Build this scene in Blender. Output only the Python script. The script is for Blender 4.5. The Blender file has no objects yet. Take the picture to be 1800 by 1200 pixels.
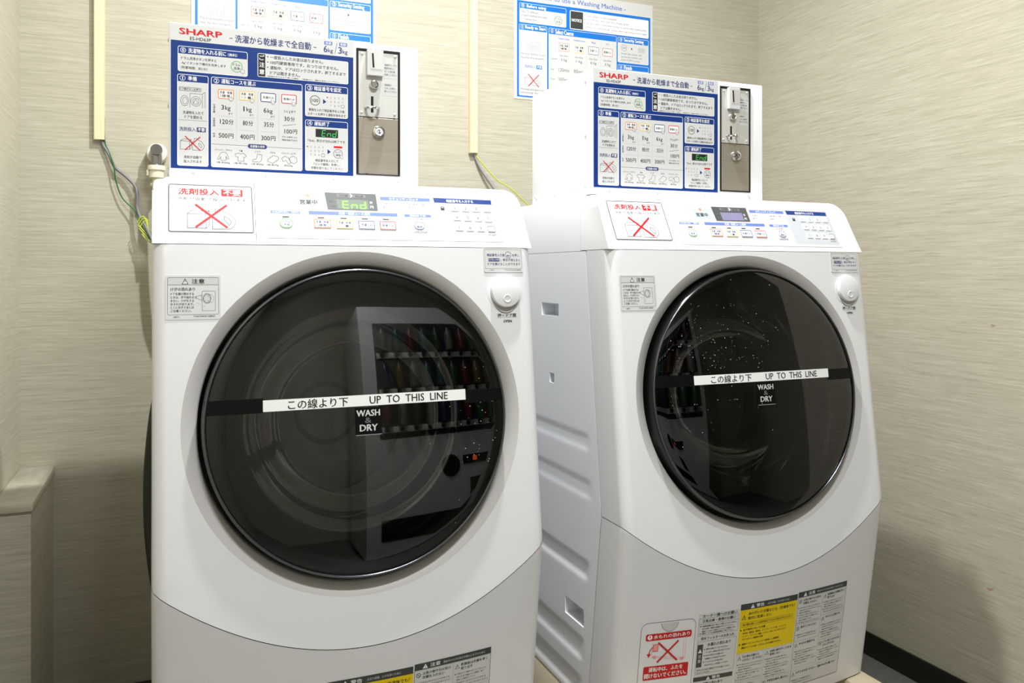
import bpy, bmesh, math, random
from mathutils import Vector, Matrix
from mathutils.geometry import delaunay_2d_cdt

# ------------------------------------------------------------------ camera, world, lights, exposure
scene = bpy.context.scene
C = scene.collection
PI = math.pi
EYE = 1.057                                   # eye height over the floor
YB = 2.20                                     # back wall
XL, XR = -0.323, 1.789                        # side walls
ZC = 2.65                                     # ceiling

cam = bpy.data.cameras.new('camera')
cam.sensor_width = 36.0
cam.lens = 28.98
cam.shift_y = -120 / 1800
cam.clip_start = 0.05
cam_o = bpy.data.objects.new('camera', cam)
cam_o.location = (0, 0, EYE)
cam_o.rotation_euler = (PI / 2, 0, math.radians(-22.5))
C.objects.link(cam_o)
scene.camera = cam_o

world = bpy.data.worlds.new('world')
scene.world = world
world.use_nodes = True
world.node_tree.nodes['Background'].inputs[0].default_value = (0.9, 0.95, 1.0, 1)
world.node_tree.nodes['Background'].inputs[1].default_value = 0.10

LAMP_A = (0.53, 1.25, ZC - 0.012)                     # round downlight over the machines
LAMP_B = (0.44, 0.12, ZC - 0.06)                     # tube lamp in the passage
la = bpy.data.lights.new('downlight_light', 'SPOT')
la.energy = 155
la.spot_size = math.radians(168)
la.spot_blend = 0.8
la.shadow_soft_size = 0.035
la.color = (0.99, 0.995, 1.0)
lo = bpy.data.objects.new('downlight_light', la)
lo.location = LAMP_A
C.objects.link(lo)
lb = bpy.data.lights.new('tube_lamp_light', 'AREA')
lb.shape = 'RECTANGLE'
lb.size, lb.size_y = 0.55, 0.12
lb.energy = 38
lb.color = (0.97, 0.99, 1.0)
lo = bpy.data.objects.new('tube_lamp_light', lb)
lo.location = LAMP_B
C.objects.link(lo)

vs = scene.view_settings
vs.view_transform = 'Standard'
vs.look = 'None'
vs.exposure = 0.14
vs.gamma = 1.0
vs.use_curve_mapping = False
scene.cycles.max_bounces = 10
scene.cycles.transparent_max_bounces = 16
scene.cycles.caustics_reflective = False
scene.cycles.caustics_refractive = False

# ------------------------------------------------------------------ materials
def s2l(c):
    return tuple((x / 255 / 12.92 if x / 255 <= 0.04045 else ((x / 255 + 0.055) / 1.055) ** 2.4) for x in c)
MATS = {}
def mat(name, rgb, rough=0.5, metal=0.0, spec=0.5, emit=None, estr=0.0, coat=0.0):
    if name in MATS: return MATS[name]
    m = bpy.data.materials.new(name)
    m.use_nodes = True
    b = m.node_tree.nodes['Principled BSDF']
    b.inputs['Base Color'].default_value = (*s2l(rgb), 1)
    b.inputs['Roughness'].default_value = rough
    b.inputs['Metallic'].default_value = metal
    b.inputs['Specular IOR Level'].default_value = spec
    b.inputs['Coat Weight'].default_value = coat
    b.inputs['Coat Roughness'].default_value = 0.12
    if emit:
        b.inputs['Emission Color'].default_value = (*s2l(emit), 1)
        b.inputs['Emission Strength'].default_value = estr
    MATS[name] = m
    return m

def noisy(name, rgb, amount, scale, rough=0.5, metal=0.0, bump=0.0, stretch=(1, 1, 1), spec=0.5):
    m = mat(name, rgb, rough, metal, spec)
    nt = m.node_tree
    b = nt.nodes['Principled BSDF']
    tc = nt.nodes.new('ShaderNodeTexCoord')
    mp = nt.nodes.new('ShaderNodeMapping')
    mp.inputs['Scale'].default_value = stretch
    nz = nt.nodes.new('ShaderNodeTexNoise')
    nz.inputs['Scale'].default_value = scale
    nz.inputs['Detail'].default_value = 4
    rp = nt.nodes.new('ShaderNodeValToRGB')
    c = s2l(rgb)
    rp.color_ramp.elements[0].position = 0.3
    rp.color_ramp.elements[1].position = 0.7
    rp.color_ramp.elements[0].color = (*[x * (1 - amount) for x in c], 1)
    rp.color_ramp.elements[1].color = (*[min(1, x * (1 + amount)) for x in c], 1)
    nt.links.new(tc.outputs['Object'], mp.inputs[0])
    nt.links.new(mp.outputs[0], nz.inputs['Vector'])
    nt.links.new(nz.outputs['Fac'], rp.inputs[0])
    nt.links.new(rp.outputs[0], b.inputs['Base Color'])
    if bump:
        bp = nt.nodes.new('ShaderNodeBump')
        bp.inputs['Strength'].default_value = bump
        bp.inputs['Distance'].default_value = 0.002
        nt.links.new(nz.outputs['Fac'], bp.inputs['Height'])
        nt.links.new(bp.outputs[0], b.inputs['Normal'])
    return m

def wallpaper():
    m = bpy.data.materials.new('streaked_wallpaper')
    m.use_nodes = True
    nt = m.node_tree
    b = nt.nodes['Principled BSDF']
    b.inputs['Roughness'].default_value = 0.36
    b.inputs['Specular IOR Level'].default_value = 0.4
    b.inputs['Anisotropic'].default_value = 0.95             # fine horizontal grooves smear reflections up and down
    b.inputs['Anisotropic Rotation'].default_value = 0.25
    tg = nt.nodes.new('ShaderNodeTangent')
    tg.direction_type = 'RADIAL'
    tg.axis = 'Z'
    nt.links.new(tg.outputs[0], b.inputs['Tangent'])
    tc = nt.nodes.new('ShaderNodeTexCoord')
    def streak(sc, lac, det, nscale):
        mp = nt.nodes.new('ShaderNodeMapping')
        mp.inputs['Scale'].default_value = sc
        nz = nt.nodes.new('ShaderNodeTexNoise')
        nz.inputs['Scale'].default_value = nscale
        nz.inputs['Detail'].default_value = det
        nz.inputs['Roughness'].default_value = 0.6
        nz.inputs['Distortion'].default_value = 0.4
        nt.links.new(tc.outputs['Object'], mp.inputs[0])
        nt.links.new(mp.outputs[0], nz.inputs['Vector'])
        return nz
    n1 = streak((20, 20, 430), 1.5, 3, 1.0)
    n2 = streak((6, 6, 190), 2, 2, 1.0)
    mix = nt.nodes.new('ShaderNodeMath')
    mix.operation = 'ADD'
    nt.links.new(n1.outputs['Fac'], mix.inputs[0])
    nt.links.new(n2.outputs['Fac'], mix.inputs[1])
    rp = nt.nodes.new('ShaderNodeValToRGB')
    e = rp.color_ramp.elements
    e[0].position = 0.34
    e[1].position = 0.66
    half = nt.nodes.new('ShaderNodeMath')
    half.operation = 'MULTIPLY'
    half.inputs[1].default_value = 0.5
    nt.links.new(mix.outputs[0], half.inputs[0])
    nt.links.new(half.outputs[0], rp.inputs[0])
    e[0].color = (*s2l((170, 165, 147)), 1)
    e[1].color = (*s2l((197, 192, 176)), 1)
    nt.links.new(rp.outputs[0], b.inputs['Base Color'])
    bp = nt.nodes.new('ShaderNodeBump')
    bp.inputs['Strength'].default_value = 0.2
    bp.inputs['Distance'].default_value = 0.0015
    nt.links.new(half.outputs[0], bp.inputs['Height'])
    nt.links.new(bp.outputs[0], b.inputs['Normal'])
    return m
M_WALL = wallpaper()

def smoked(name, tint, rough=0.02, ior=1.5, gloss=1.0):
    """see-through tinted glass: fresnel mirror over a tinted transparent body"""
    m = bpy.data.materials.new(name)
    m.use_nodes = True
    nt = m.node_tree
    nt.nodes.remove(nt.nodes['Principled BSDF'])
    out = nt.nodes['Material Output']
    tr = nt.nodes.new('ShaderNodeBsdfTransparent')
    tr.inputs[0].default_value = (*tint, 1)
    gl = nt.nodes.new('ShaderNodeBsdfGlossy')
    gl.inputs['Roughness'].default_value = rough
    gl.inputs['Color'].default_value = (gloss, gloss, gloss, 1)
    fr = nt.nodes.new('ShaderNodeFresnel')
    fr.inputs[0].default_value = ior
    mx = nt.nodes.new('ShaderNodeMixShader')
    nt.links.new(fr.outputs[0], mx.inputs[0])
    nt.links.new(tr.outputs[0], mx.inputs[1])
    nt.links.new(gl.outputs[0], mx.inputs[2])
    nt.links.new(mx.outputs[0], out.inputs[0])
    return m

WHITE = mat('white_enamel', (236, 238, 242), 0.32, coat=0.2)
FRONT = mat('white_plastic', (222, 222, 225), 0.36, coat=0.15)
PANEL = mat('panel_plastic', (236, 236, 238), 0.42)
SILVER = mat('silver_grey_plastic', (190, 188, 185), 0.38)
BLACK = mat('black_rubber', (16, 16, 16), 0.35)
BLACKG = mat('black_gloss_plastic', (14, 15, 14), 0.12)
CHROME = mat('chrome', (225, 225, 228), 0.1, 1.0)
STEEL = noisy('brushed_steel', (172, 163, 150), 0.06, 6, 0.38, 0.6, 0, (1, 1, 60))
PLATE = noisy('plated_steel', (214, 213, 208), 0.03, 8, 0.42, 0.35, 0, (60, 1, 1))
DRUM = mat('drum_steel', (132, 129, 122), 0.3, 1.0)
DARK = mat('dark_interior', (26, 27, 26), 0.5)
IVORY = mat('ivory_plastic', (226, 212, 172), 0.45)
CREAM = mat('cream_plastic', (226, 220, 196), 0.5)
BASEB = mat('black_vinyl_skirting', (22, 24, 20), 0.45)
GREY_CABLE = mat('grey_cable', (118, 118, 120), 0.45)
GREEN_WIRE = mat('green_wire', (30, 98, 44), 0.4)
YELLOW_WIRE = mat('yellow_green_wire', (186, 200, 60), 0.4)
HOSE = mat('grey_green_hose', (58, 66, 56), 0.5)
PAN = mat('beige_pan_plastic', (222, 210, 184), 0.45)
GLASS = smoked('smoked_door_glass', (0.42, 0.43, 0.42), 0.015, 1.62)
BOWL = smoked('clear_bowl_glass', (0.80, 0.82, 0.81), 0.03, 1.5, 0.6)

# inks and papers of the printed labels
INK = {
    'K': mat('ink_black', (34, 34, 38), 0.5, spec=0.3), 'G': mat('ink_grey', (110, 110, 112), 0.5, spec=0.3),
    'g': mat('ink_light_grey', (176, 176, 178), 0.5, spec=0.3),
    'B': mat('ink_blue', (16, 52, 122), 0.35, spec=0.4), 'N': mat('ink_navy', (40, 56, 112), 0.5, spec=0.3),
    'b': mat('ink_bright_blue', (24, 112, 200), 0.35, spec=0.4), 'c': mat('ink_pale_blue', (98, 120, 190), 0.5, spec=0.3),
    'R': mat('ink_red', (196, 22, 30), 0.45, spec=0.3), 'O': mat('ink_orange', (232, 116, 44), 0.5, spec=0.3),
    'Y': mat('ink_amber', (232, 184, 66), 0.5, spec=0.3), 'y': mat('label_yellow', (226, 196, 0), 0.45, spec=0.3),
    'E': mat('ink_green', (92, 170, 70), 0.5, spec=0.3), 'W': mat('label_white', (238, 238, 238), 0.5, spec=0.4),
    'P': mat('label_paper', (204, 205, 204), 0.5, spec=0.4), 'S': mat('label_silver', (196, 196, 196), 0.42, spec=0.4),
    'p': mat('ink_pink', (236, 150, 150), 0.5, spec=0.3), 'D': mat('ink_dark_slate', (58, 62, 60), 0.4, spec=0.4),
    'H': mat('panel_grey_sheet', (186, 190, 197), 0.35, spec=0.4), 'h': mat('panel_blue_grey_sheet', (180, 190, 196), 0.35, spec=0.4),
    'L': mat('display_lcd_grey', (112, 122, 110), 0.25), 'l': mat('display_off_lilac', (128, 126, 158), 0.3),
    'F': mat('display_frame_slate', (74, 78, 80), 0.3), 'T': mat('white_tape', (232, 232, 230), 0.45),
    'X': mat('black_tape', (6, 6, 6), 0.45, spec=0.15), 'V': mat('display_green_digits', (80, 255, 40), 0.4, emit=(110, 255, 30), estr=1.6),
    'o': mat('lamp_orange', (250, 120, 80), 0.4, emit=(255, 90, 40), estr=0.5), 'e': mat('ink_led_green', (70, 200, 90), 0.4),
    'q': mat('ink_rose', (214, 96, 110), 0.5, spec=0.3), 'w': mat('ink_faint_grey', (128, 130, 136), 0.5, spec=0.3),
}

# ------------------------------------------------------------------ object helpers
def link(o, parent=None):
    C.objects.link(o)
    if parent: o.parent = parent
    return o
def thing(name, label, cat, loc=(0, 0, 0), group=None):
    o = bpy.data.objects.new(name, None)
    o.empty_display_size = 0.1
    o.location = loc
    C.objects.link(o)
    return tag(o, label, cat, group)
def tag(o, label, cat, group=None):
    o['label'] = label
    o['category'] = cat
    if group: o['group'] = group
    return o
def obj(name, bm, mats, parent=None, smooth=True, angle=35, loc=None):
    me = bpy.data.meshes.new(name)
    bmesh.ops.recalc_face_normals(bm, faces=bm.faces)
    if smooth:
        lim = math.radians(angle)
        for f in bm.faces: f.smooth = True
        for e in bm.edges:
            if len(e.link_faces) == 2 and e.calc_face_angle(0) > lim: e.smooth = False
    bm.to_mesh(me)
    bm.free()
    for m in (mats if isinstance(mats, (list, tuple)) else [mats]): me.materials.append(m)
    o = bpy.data.objects.new(name, me)
    if loc: o.location = loc
    return link(o, parent)
def struct(name, bm, m):
    o = obj(name, bm, m)
    o['kind'] = 'structure'
    return o
def box(bm, x0, y0, z0, x1, y1, z1, bev=0, seg=2, mi=0):
    vs_ = [bm.verts.new((x, y, z)) for x in (x0, x1) for y in (y0, y1) for z in (z0, z1)]
    idx = [(0, 1, 3, 2), (4, 6, 7, 5), (0, 4, 5, 1), (2, 3, 7, 6), (0, 2, 6, 4), (1, 5, 7, 3)]
    fs = [bm.faces.new([vs_[i] for i in q]) for q in idx]
    for f in fs: f.material_index = mi
    if bev:
        es = list({e for f in fs for e in f.edges})
        r = bmesh.ops.bevel(bm, geom=es, offset=bev, segments=seg, profile=0.5, affect='EDGES')
        for f in r['faces']: f.material_index = mi
    return fs
def newbox(*a, **k):
    bm = bmesh.new()
    box(bm, *a, **k)
    return bm
def lathe(bm, prof, org, ax, up=None, n=64, mi=0, closed=False):
    """turn (radius, height) points about the axis ax through org"""
    ax = Vector(ax).normalized()
    u = ax.orthogonal().normalized() if up is None else Vector(up).normalized()
    v = ax.cross(u)
    org = Vector(org)
    rings = []
    for r, h in prof:
        if r < 1e-6:
            rings.append([bm.verts.new(org + ax * h)])
        else:
            rings.append([bm.verts.new(org + ax * h + (u * math.cos(2 * PI * k / n) + v * math.sin(2 * PI * k / n)) * r) for k in range(n)])
    for a, b in zip(rings, rings[1:]):
        for k in range(n):
            k2 = (k + 1) % n
            if len(a) == 1 and len(b) == 1: continue
            if len(a) == 1: f = bm.faces.new((a[0], b[k], b[k2]))
            elif len(b) == 1: f = bm.faces.new((a[k], a[k2], b[0]))
            else: f = bm.faces.new((a[k], a[k2], b[k2], b[k]))
            f.material_index = mi
def tube(bm, pts, r, n=10, smooth=6, mi=0):
    P = [Vector(p) for p in pts]
    path = []
    for i in range(len(P) - 1):
        p0, p1, p2, p3 = P[max(i - 1, 0)], P[i], P[i + 1], P[min(i + 2, len(P) - 1)]
        for k in range(smooth):
            t = k / smooth
            path.append(0.5 * ((2 * p1) + (p2 - p0) * t + (2 * p0 - 5 * p1 + 4 * p2 - p3) * t * t + (3 * p1 - p0 - 3 * p2 + p3) * t ** 3))
    path.append(P[-1])
    rings = []
    ref = None
    for i, p in enumerate(path):
        d = (path[min(i + 1, len(path) - 1)] - path[max(i - 1, 0)]).normalized()
        if ref is None: ref = d.orthogonal().normalized()
        ref = (ref - d * ref.dot(d)).normalized()
        b = d.cross(ref)
        rr = r(i / (len(path) - 1)) if callable(r) else r
        rings.append([bm.verts.new(p + (ref * math.cos(2 * PI * k / n) + b * math.sin(2 * PI * k / n)) * rr) for k in range(n)])
    for a, b in zip(rings, rings[1:]):
        for k in range(n):
            f = bm.faces.new((a[k], a[(k + 1) % n], b[(k + 1) % n], b[k]))
            f.material_index = mi
    for e, s in ((rings[0], 1), (rings[-1], -1)):
        f = bm.faces.new(e)
        f.material_index = mi
def pip(x, y, loop):
    c = False
    for i in range(len(loop)):
        (x0, y0), (x1, y1) = loop[i - 1], loop[i]
        if (y0 > y) != (y1 > y) and x < (x1 - x0) * (y - y0) / (y1 - y0) + x0: c = not c
    return c
def sheet(bm, outline, holes, pts, fn):
    """triangulated sheet in 2-D (outline and hole loops kept as edges), mapped into space by fn"""
    pts = [q for q in pts if pip(q[0], q[1], outline)]
    co, ed = [], []
    for loop in [outline] + holes:
        s = len(co)
        co += [Vector(p) for p in loop]
        ed += [(s + i, s + (i + 1) % len(loop)) for i in range(len(loop))]
    co += [Vector(p) for p in pts]
    v, e, f, *_ = delaunay_2d_cdt(co, ed, [], 0, 1e-6)
    bv = [bm.verts.new(fn(p[0], p[1])) for p in v]
    for t in f:
        c = (v[t[0]] + v[t[1]] + v[t[2]]) / 3
        if abs((v[t[1]] - v[t[0]]).cross(v[t[2]] - v[t[0]])) < 2e-7: continue          # needle on a straight edge
        if pip(c[0], c[1], outline) and not any(pip(c[0], c[1], h) for h in holes): bm.faces.new([bv[i] for i in t])
    for q in [q for q in bv if not q.link_faces]: bm.verts.remove(q)

# ------------------------------------------------------------------ printed matter: flat shapes and lettering on a surface
_tc = bpy.data.curves.new('type', 'FONT')
_tc.resolution_u = 2
_to = bpy.data.objects.new('type', _tc)
C.objects.link(_to)
_cache = {}
def glyphs(text, bold):
    k = (text, bold)
    if k not in _cache:
        _tc.body = text
        _tc.offset = bold
        dg = bpy.context.evaluated_depsgraph_get()
        dg.update()
        ev = _to.evaluated_get(dg)
        me = ev.to_mesh()
        v = [(p.co.x, p.co.y) for p in me.vertices]
        f = [tuple(p.vertices) for p in me.polygons]
        ev.to_mesh_clear()
        _cache[k] = (v, f)
    return _cache[k]

class Print:
    """collects shapes in millimetres (u, v) and lays them on a surface; one mesh with several inks"""
    def __init__(s, fn, cell=0):
        s.fn, s.cell, s.bm, s.inks, s.lay = fn, cell, bmesh.new(), [], 0
        s.step = 0.00010
        s.base = 0.0003
    def mi(s, k):
        if k not in s.inks: s.inks.append(k)
        return s.inks.index(k)
    def face(s, pts, k, lay):
        h = s.base + s.step * lay
        f = s.bm.faces.new([s.bm.verts.new(s.fn(u, v, h)) for u, v in pts])
        f.material_index = s.mi(k)
    def rect(s, u0, v0, u1, v1, k, lay=1):
        n = max(1, int(abs(u1 - u0) / s.cell)) if s.cell else 1
        for i in range(n):
            a, b = u0 + (u1 - u0) * i / n, u0 + (u1 - u0) * (i + 1) / n
            s.face([(a, v0), (b, v0), (b, v1), (a, v1)], k, lay)
    def rpts(s, u0, v0, u1, v1, r, n=4, corners=(1, 1, 1, 1)):
        du, dv = (1 if u1 > u0 else -1), (1 if v1 > v0 else -1)
        out = []
        for (cu, cv, a0, on) in ((u0, v0, 180, corners[0]), (u1, v0, 270, corners[1]), (u1, v1, 0, corners[2]), (u0, v1, 90, corners[3])):
            rr = r if on else 0.01
            ox = cu + du * rr * (1 if cu == u0 else -1)
            oy = cv + dv * rr * (1 if cv == v0 else -1)
            for i in range(n + 1):
                a = math.radians(a0 + 90 * i / n)
                out.append((ox + du * rr * math.cos(a), oy + dv * rr * math.sin(a)))
        return out
    def rr(s, u0, v0, u1, v1, r, k, lay=1, corners=(1, 1, 1, 1)):
        if s.cell:
            d = r if v1 > v0 else -r
            s.rect(u0, v0 + d, u1, v1 - d, k, lay)
            s.rect(u0 + r * 0.6, v0, u1 - r * 0.6, v0 + d, k, lay)
            s.rect(u0 + r * 0.6, v1 - d, u1 - r * 0.6, v1, k, lay)
            return
        s.face(s.rpts(u0, v0, u1, v1, r, 4, corners), k, lay)
    def slab(s, u0, v0, u1, v1, r, h, k):
        a = s.rpts(u0, v0, u1, v1, r)
        lo = [s.bm.verts.new(s.fn(u, v, 0.0001)) for u, v in a]
        hi = [s.bm.verts.new(s.fn(u, v, h)) for u, v in a]
        i = s.mi(k)
        for j in range(len(a)): s.bm.faces.new((lo[j], lo[(j + 1) % len(a)], hi[(j + 1) % len(a)], hi[j])).material_index = i
        s.bm.faces.new(hi).material_index = i
        s.base = h
    def rro(s, u0, v0, u1, v1, r, w, k, lay=1):
        du, dv = (w if u1 > u0 else -w), (w if v1 > v0 else -w)
        a = s.rpts(u0, v0, u1, v1, r)
        b = s.rpts(u0 + du, v0 + dv, u1 - du, v1 - dv, max(r - w, 0.02))
        for i in range(len(a)):
            j = (i + 1) % len(a)
            n = max(1, int(abs(a[j][0] - a[i][0]) / s.cell)) if s.cell else 1
            f = lambda p, q, t: (p[0] + (q[0] - p[0]) * t, p[1] + (q[1] - p[1]) * t)
            for m in range(n): s.face([f(a[i], a[j], m / n), f(a[i], a[j], (m + 1) / n), f(b[i], b[j], (m + 1) / n), f(b[i], b[j], m / n)], k, lay)
    def disc(s, u, v, r, k, lay=1, n=20, ry=None):
        ry = ry or r
        s.face([(u + r * math.cos(2 * PI * i / n), v + ry * math.sin(2 * PI * i / n)) for i in range(n)], k, lay)
    def ring(s, u, v, r, w, k, lay=1, n=24, ry=None):
        ry = ry or r
        for i in range(n):
            a, b = 2 * PI * i / n, 2 * PI * (i + 1) / n
            s.face([(u + r * math.cos(a), v + ry * math.sin(a)), (u + r * math.cos(b), v + ry * math.sin(b)),
                    (u + (r - w) * math.cos(b), v + (ry - w) * math.sin(b)), (u + (r - w) * math.cos(a), v + (ry - w) * math.sin(a))], k, lay)
    def line(s, pts, w, k, lay=1, close=False):
        q = list(pts) + ([pts[0]] if close else [])
        if s.cell:
            w_ = []
            for (a, b), (c, d) in zip(q, q[1:]):
                n = max(1, int(abs(c - a) / s.cell))
                w_ += [(a + (c - a) * i / n, b + (d - b) * i / n) for i in range(n)]
            q = w_ + [q[-1]]
        for (a, b), (c, d) in zip(q, q[1:]):
            l = math.hypot(c - a, d - b) or 1
            nx, ny = -(d - b) / l * w / 2, (c - a) / l * w / 2
            s.face([(a + nx, b + ny), (c + nx, d + ny), (c - nx, d - ny), (a - nx, b - ny)], k, lay)
    def dots(s, u0, u1, v, k, lay=1, d=0.5, gap=2.0):
        u = u0
        while u < u1:
            s.rect(u, v - d / 2, u + d * 1.6, v + d / 2, k, lay)
            u += gap
    def tri(s, u, v, w, h, k, lay=1):
        s.face([(u - w / 2, v + h / 2), (u + w / 2, v + h / 2), (u, v - h / 2)], k, lay)
    def text(s, t, u0, v0, u1, v1, k, lay=3, bold=0.008, most=1.45):
        """lettering fitted into the box u0..u1, top v0, bottom v1"""
        vv, ff = glyphs(t, 0.0)
        bold = bold + 0.011
        if not vv: return
        x0, x1 = min(p[0] for p in vv), max(p[0] for p in vv)
        y0, y1 = min(p[1] for p in vv), max(p[1] for p in vv)
        lim = most * abs(v1 - v0) / (y1 - y0) * (x1 - x0)
        if t[0] not in 'ー－一' and abs(u1 - u0) > lim:
            m_ = (u0 + u1) / 2
            u0, u1 = m_ - lim / 2, m_ + lim / 2
        i = s.mi(k)
        em = abs(v1 - v0) / (y1 - y0)
        for n_, (dx, dy) in enumerate(((-1, -0.5), (1, 0.5))):     # two strikes make the strokes a little heavier
            h = s.base + s.step * (lay + 0.4 * n_)
            du, dv = dx * bold * em, dy * bold * em
            bv = [s.bm.verts.new(s.fn(u0 + du + (x - x0) / (x1 - x0) * (u1 - u0), v1 + dv + (y - y0) / (y1 - y0) * (v0 - v1), h)) for x, y in vv]
            for f in ff:
                try:
                    q = s.bm.faces.new([bv[j] for j in f])
                    q.material_index = i
                except ValueError:
                    pass
    def lines(s, ls, u0, v0, pitch, size, wid, k, lay=3, bold=0.0):
        """paragraph of lines; every full line wid wide, shorter lines in proportion"""
        m = max(len(x) for x in ls)
        for i, x in enumerate(ls):
            s.text(x, u0, v0 + i * pitch, u0 + wid * len(x) / m, v0 + i * pitch + size, k, lay, bold)
    def build(s, name, parent, label=None):
        me = bpy.data.meshes.new(name)
        s.bm.to_mesh(me)
        s.bm.free()
        for k in s.inks: me.materials.append(INK[k])
        o = bpy.data.objects.new(name, me)
        link(o, parent)
        if label: o['label'] = label
        return o

# ------------------------------------------------------------------ the room
KW = YB / 2.0                                 # wall distances were surveyed for a back wall at 2 m
def wx(x): return x * KW
def wz(z): return EYE + (z - 0.961) * KW
YF = -1.45
XF = 2.9
YE = 0.62                                     # where the right-hand wall ends and the passage opens
struct('floor', newbox(XL - 0.1, YF - 0.1, -0.05, XF + 0.1, YB + 0.1, 0), noisy('grey_vinyl_floor', (112, 112, 108), 0.12, 60, 0.5))
struct('ceiling', newbox(XL - 0.1, YF - 0.1, ZC, XF + 0.1, YB + 0.1, ZC + 0.08), mat('ceiling_white', (226, 224, 218), 0.8))
struct('wall_back', newbox(XL - 0.1, YB, 0, XR + 0.1, YB + 0.1, ZC), M_WALL)
struct('wall_left', newbox(XL - 0.1, YF, 0, XL, YB, ZC), M_WALL)
struct('wall_right', newbox(XR, YE, 0, XR + 0.1, YB, ZC), M_WALL)
struct('wall_passage', newbox(XR + 0.1, YE, 0, XF, YE + 0.1, ZC), M_WALL)
struct('wall_front', newbox(XL - 0.1, YF - 0.1, 0, XF + 0.1, YF, ZC), M_WALL)
struct('wall_passage_end', newbox(XF, YF, 0, XF + 0.1, YE, ZC), M_WALL)
struct('baseboard_back', newbox(XL + 0.07, YB - 0.008, 0, XR, YB, 0.064, bev=0.002), BASEB)
struct('baseboard_right', newbox(XR - 0.008, YE, 0, XR, YB - 0.008, 0.064, bev=0.002), BASEB)
# boxed-in pipe casing low in the left corner
bm = bmesh.new()
box(bm, XL, 1.694 * KW, 0, wx(-0.231), YB, wz(0.535))
box(bm, XL, 1.688 * KW, wz(0.535), wx(-0.227), YB, wz(0.551), bev=0.003)
struct('trim_1', bm, M_WALL)
# scuffs on the right wall
MK = mat('scuff_brown', (176, 140, 112), 0.7)
def scuff(y, z, l, h, rz):
    bm = bmesh.new()
    n = 9
    pts = []
    for i in range(n):
        a = 2 * PI * i / n
        k = 0.7 + 0.3 * math.sin(3 * a + y * 9)
        p = Vector((math.cos(a) * l * k, math.sin(a) * h * k)).to_3d()
        p.rotate(Matrix.Rotation(rz, 3, 'Z'))
        pts.append(bm.verts.new((XR - 0.0004, y + p.x, z + p.y)))
    bm.faces.new(pts)
    o = obj('scuff_mark', bm, MK, WR)
    return o
WR = bpy.data.objects['wall_right']

# ------------------------------------------------------------------ washing machine
MZ = EYE - 0.822                              # the machines stand on raised pans
W2 = 0.3                                      # half width
ZS, ZK = 0.865, 0.379                         # seam under the control panel; crease at the sides
UPS, LOS, BOW = 0.1235, 0.146, 0.0315
def y_up(z): return UPS * (z - ZK)
def z_crease(x): return ZK - BOW * (1 - min(1, (x / W2) ** 2)) / (UPS + LOS)
def y_low(x, z): return LOS * (ZK - z) - BOW * (1 - min(1, (x / W2) ** 2))
def y_edge(z): return y_up(z) if z > ZK else LOS * (ZK - z)
RC = 0.020                                    # corner radius
ARC = RC * PI / 2
def wrap(p):
    """arc length along the front profile -> x, setback"""
    s = 1 if p >= 0 else -1
    a = abs(p)
    if a <= W2 - RC: return p, 0.0
    a -= W2 - RC
    if a <= ARC:
        t = a / RC
        return s * (W2 - RC + RC * math.sin(t)), RC * (1 - math.cos(t))
    return s * W2, RC + a - ARC
PM = W2 - RC + ARC + 0.0645                   # side strip ends 8.5 cm behind the front edge
DC = Vector((0, y_up(0.596), 0.596))          # door centre on the front face
DN = Vector((0, -1, UPS)).normalized()
DV = Vector((0, UPS, 1)).normalized()
R_RIM, R_IN, R_DOOR = 0.262, 0.2405, 0.2345
def dome(r): return 0.010 + 0.014 * (1 - min(1, (r / R_DOOR) ** 2))

# surfaces in machine coordinates, u in mm
def on_up(u, v, h): return Vector((u / 1000, y_up(v / 1000), v / 1000)) + DN * h
def on_low(u, v, h): return Vector((u / 1000, y_low(u / 1000, v / 1000) - h, v / 1000 + h * LOS))
PB = Vector((0, 0.060, 0.865))
PU = Vector((0, 0.058, 0.105)).normalized()
PN = Vector((0, -0.105, 0.058)).normalized()
PLEN = 120.0
def on_panel(u, s, h): return PB + Vector((u / 1000, 0, 0)) + PU * ((PLEN - s) / 1000) + PN * (h + 0.0006)
def on_door(u, v, h):
    a, b = u / 1000, (v / 1000 - 0.596) * 1.0076
    return DC + Vector((a, 0, 0)) + DV * b + DN * (dome(math.hypot(a, b)) + h)
def on_box(u, v, h): return Vector((-0.2775 + u / 1000, 0.163 - h, 1.217 - v / 1000))

def grid(u0, u1, v0, v1, d):
    nu, nv = max(1, round((u1 - u0) / d)), max(1, round((v1 - v0) / d))
    return [(u0 + (u1 - u0) * i / nu, v0 + (v1 - v0) * j / nv) for i in range(1, nu) for j in range(1, nv)]

def detergent_art(p, u, v, w, k, line, fill):
    """powder box and bottle in outline, origin at the left, w wide"""
    s = w / 72.0
    q = lambda a, b: (u + a * s, v + b * s)
    p.face([q(0, 6), q(27, 6), q(27, 32), q(0, 32)], fill, 3)
    p.line([q(0, 6), q(27, 6), q(27, 32), q(0, 32)], line, k, 4, True)
    p.line([q(0, 6), q(6, 0), q(32, 0), q(27, 6)], line, k, 4)
    p.line([q(32, 0), q(32, 26), q(27, 32)], line, k, 4)
    p.face([q(36, 33), q(36, 8), q(41, 2), q(41, -4), q(53, -4), q(53, 1), q(63, 6), q(71, 17), q(68, 28), q(62, 33)], fill, 3)
    p.line([q(36, 33), q(36, 8), q(41, 2), q(41, -4), q(53, -4), q(53, 1), q(63, 6), q(71, 17), q(68, 28), q(62, 33)], line, k, 4, True)
    p.line([q(54, 10), q(61, 14), q(64, 21), q(61, 26), q(54, 16)], line, k, 4, True)
def cross(p, u0, v0, u1, v1, w, k, lay=5):
    p.line([(u0, v0), (u1, v1)], w, k, lay)
    p.line([(u1, v0), (u0, v1)], w, k, lay + 1)
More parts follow.
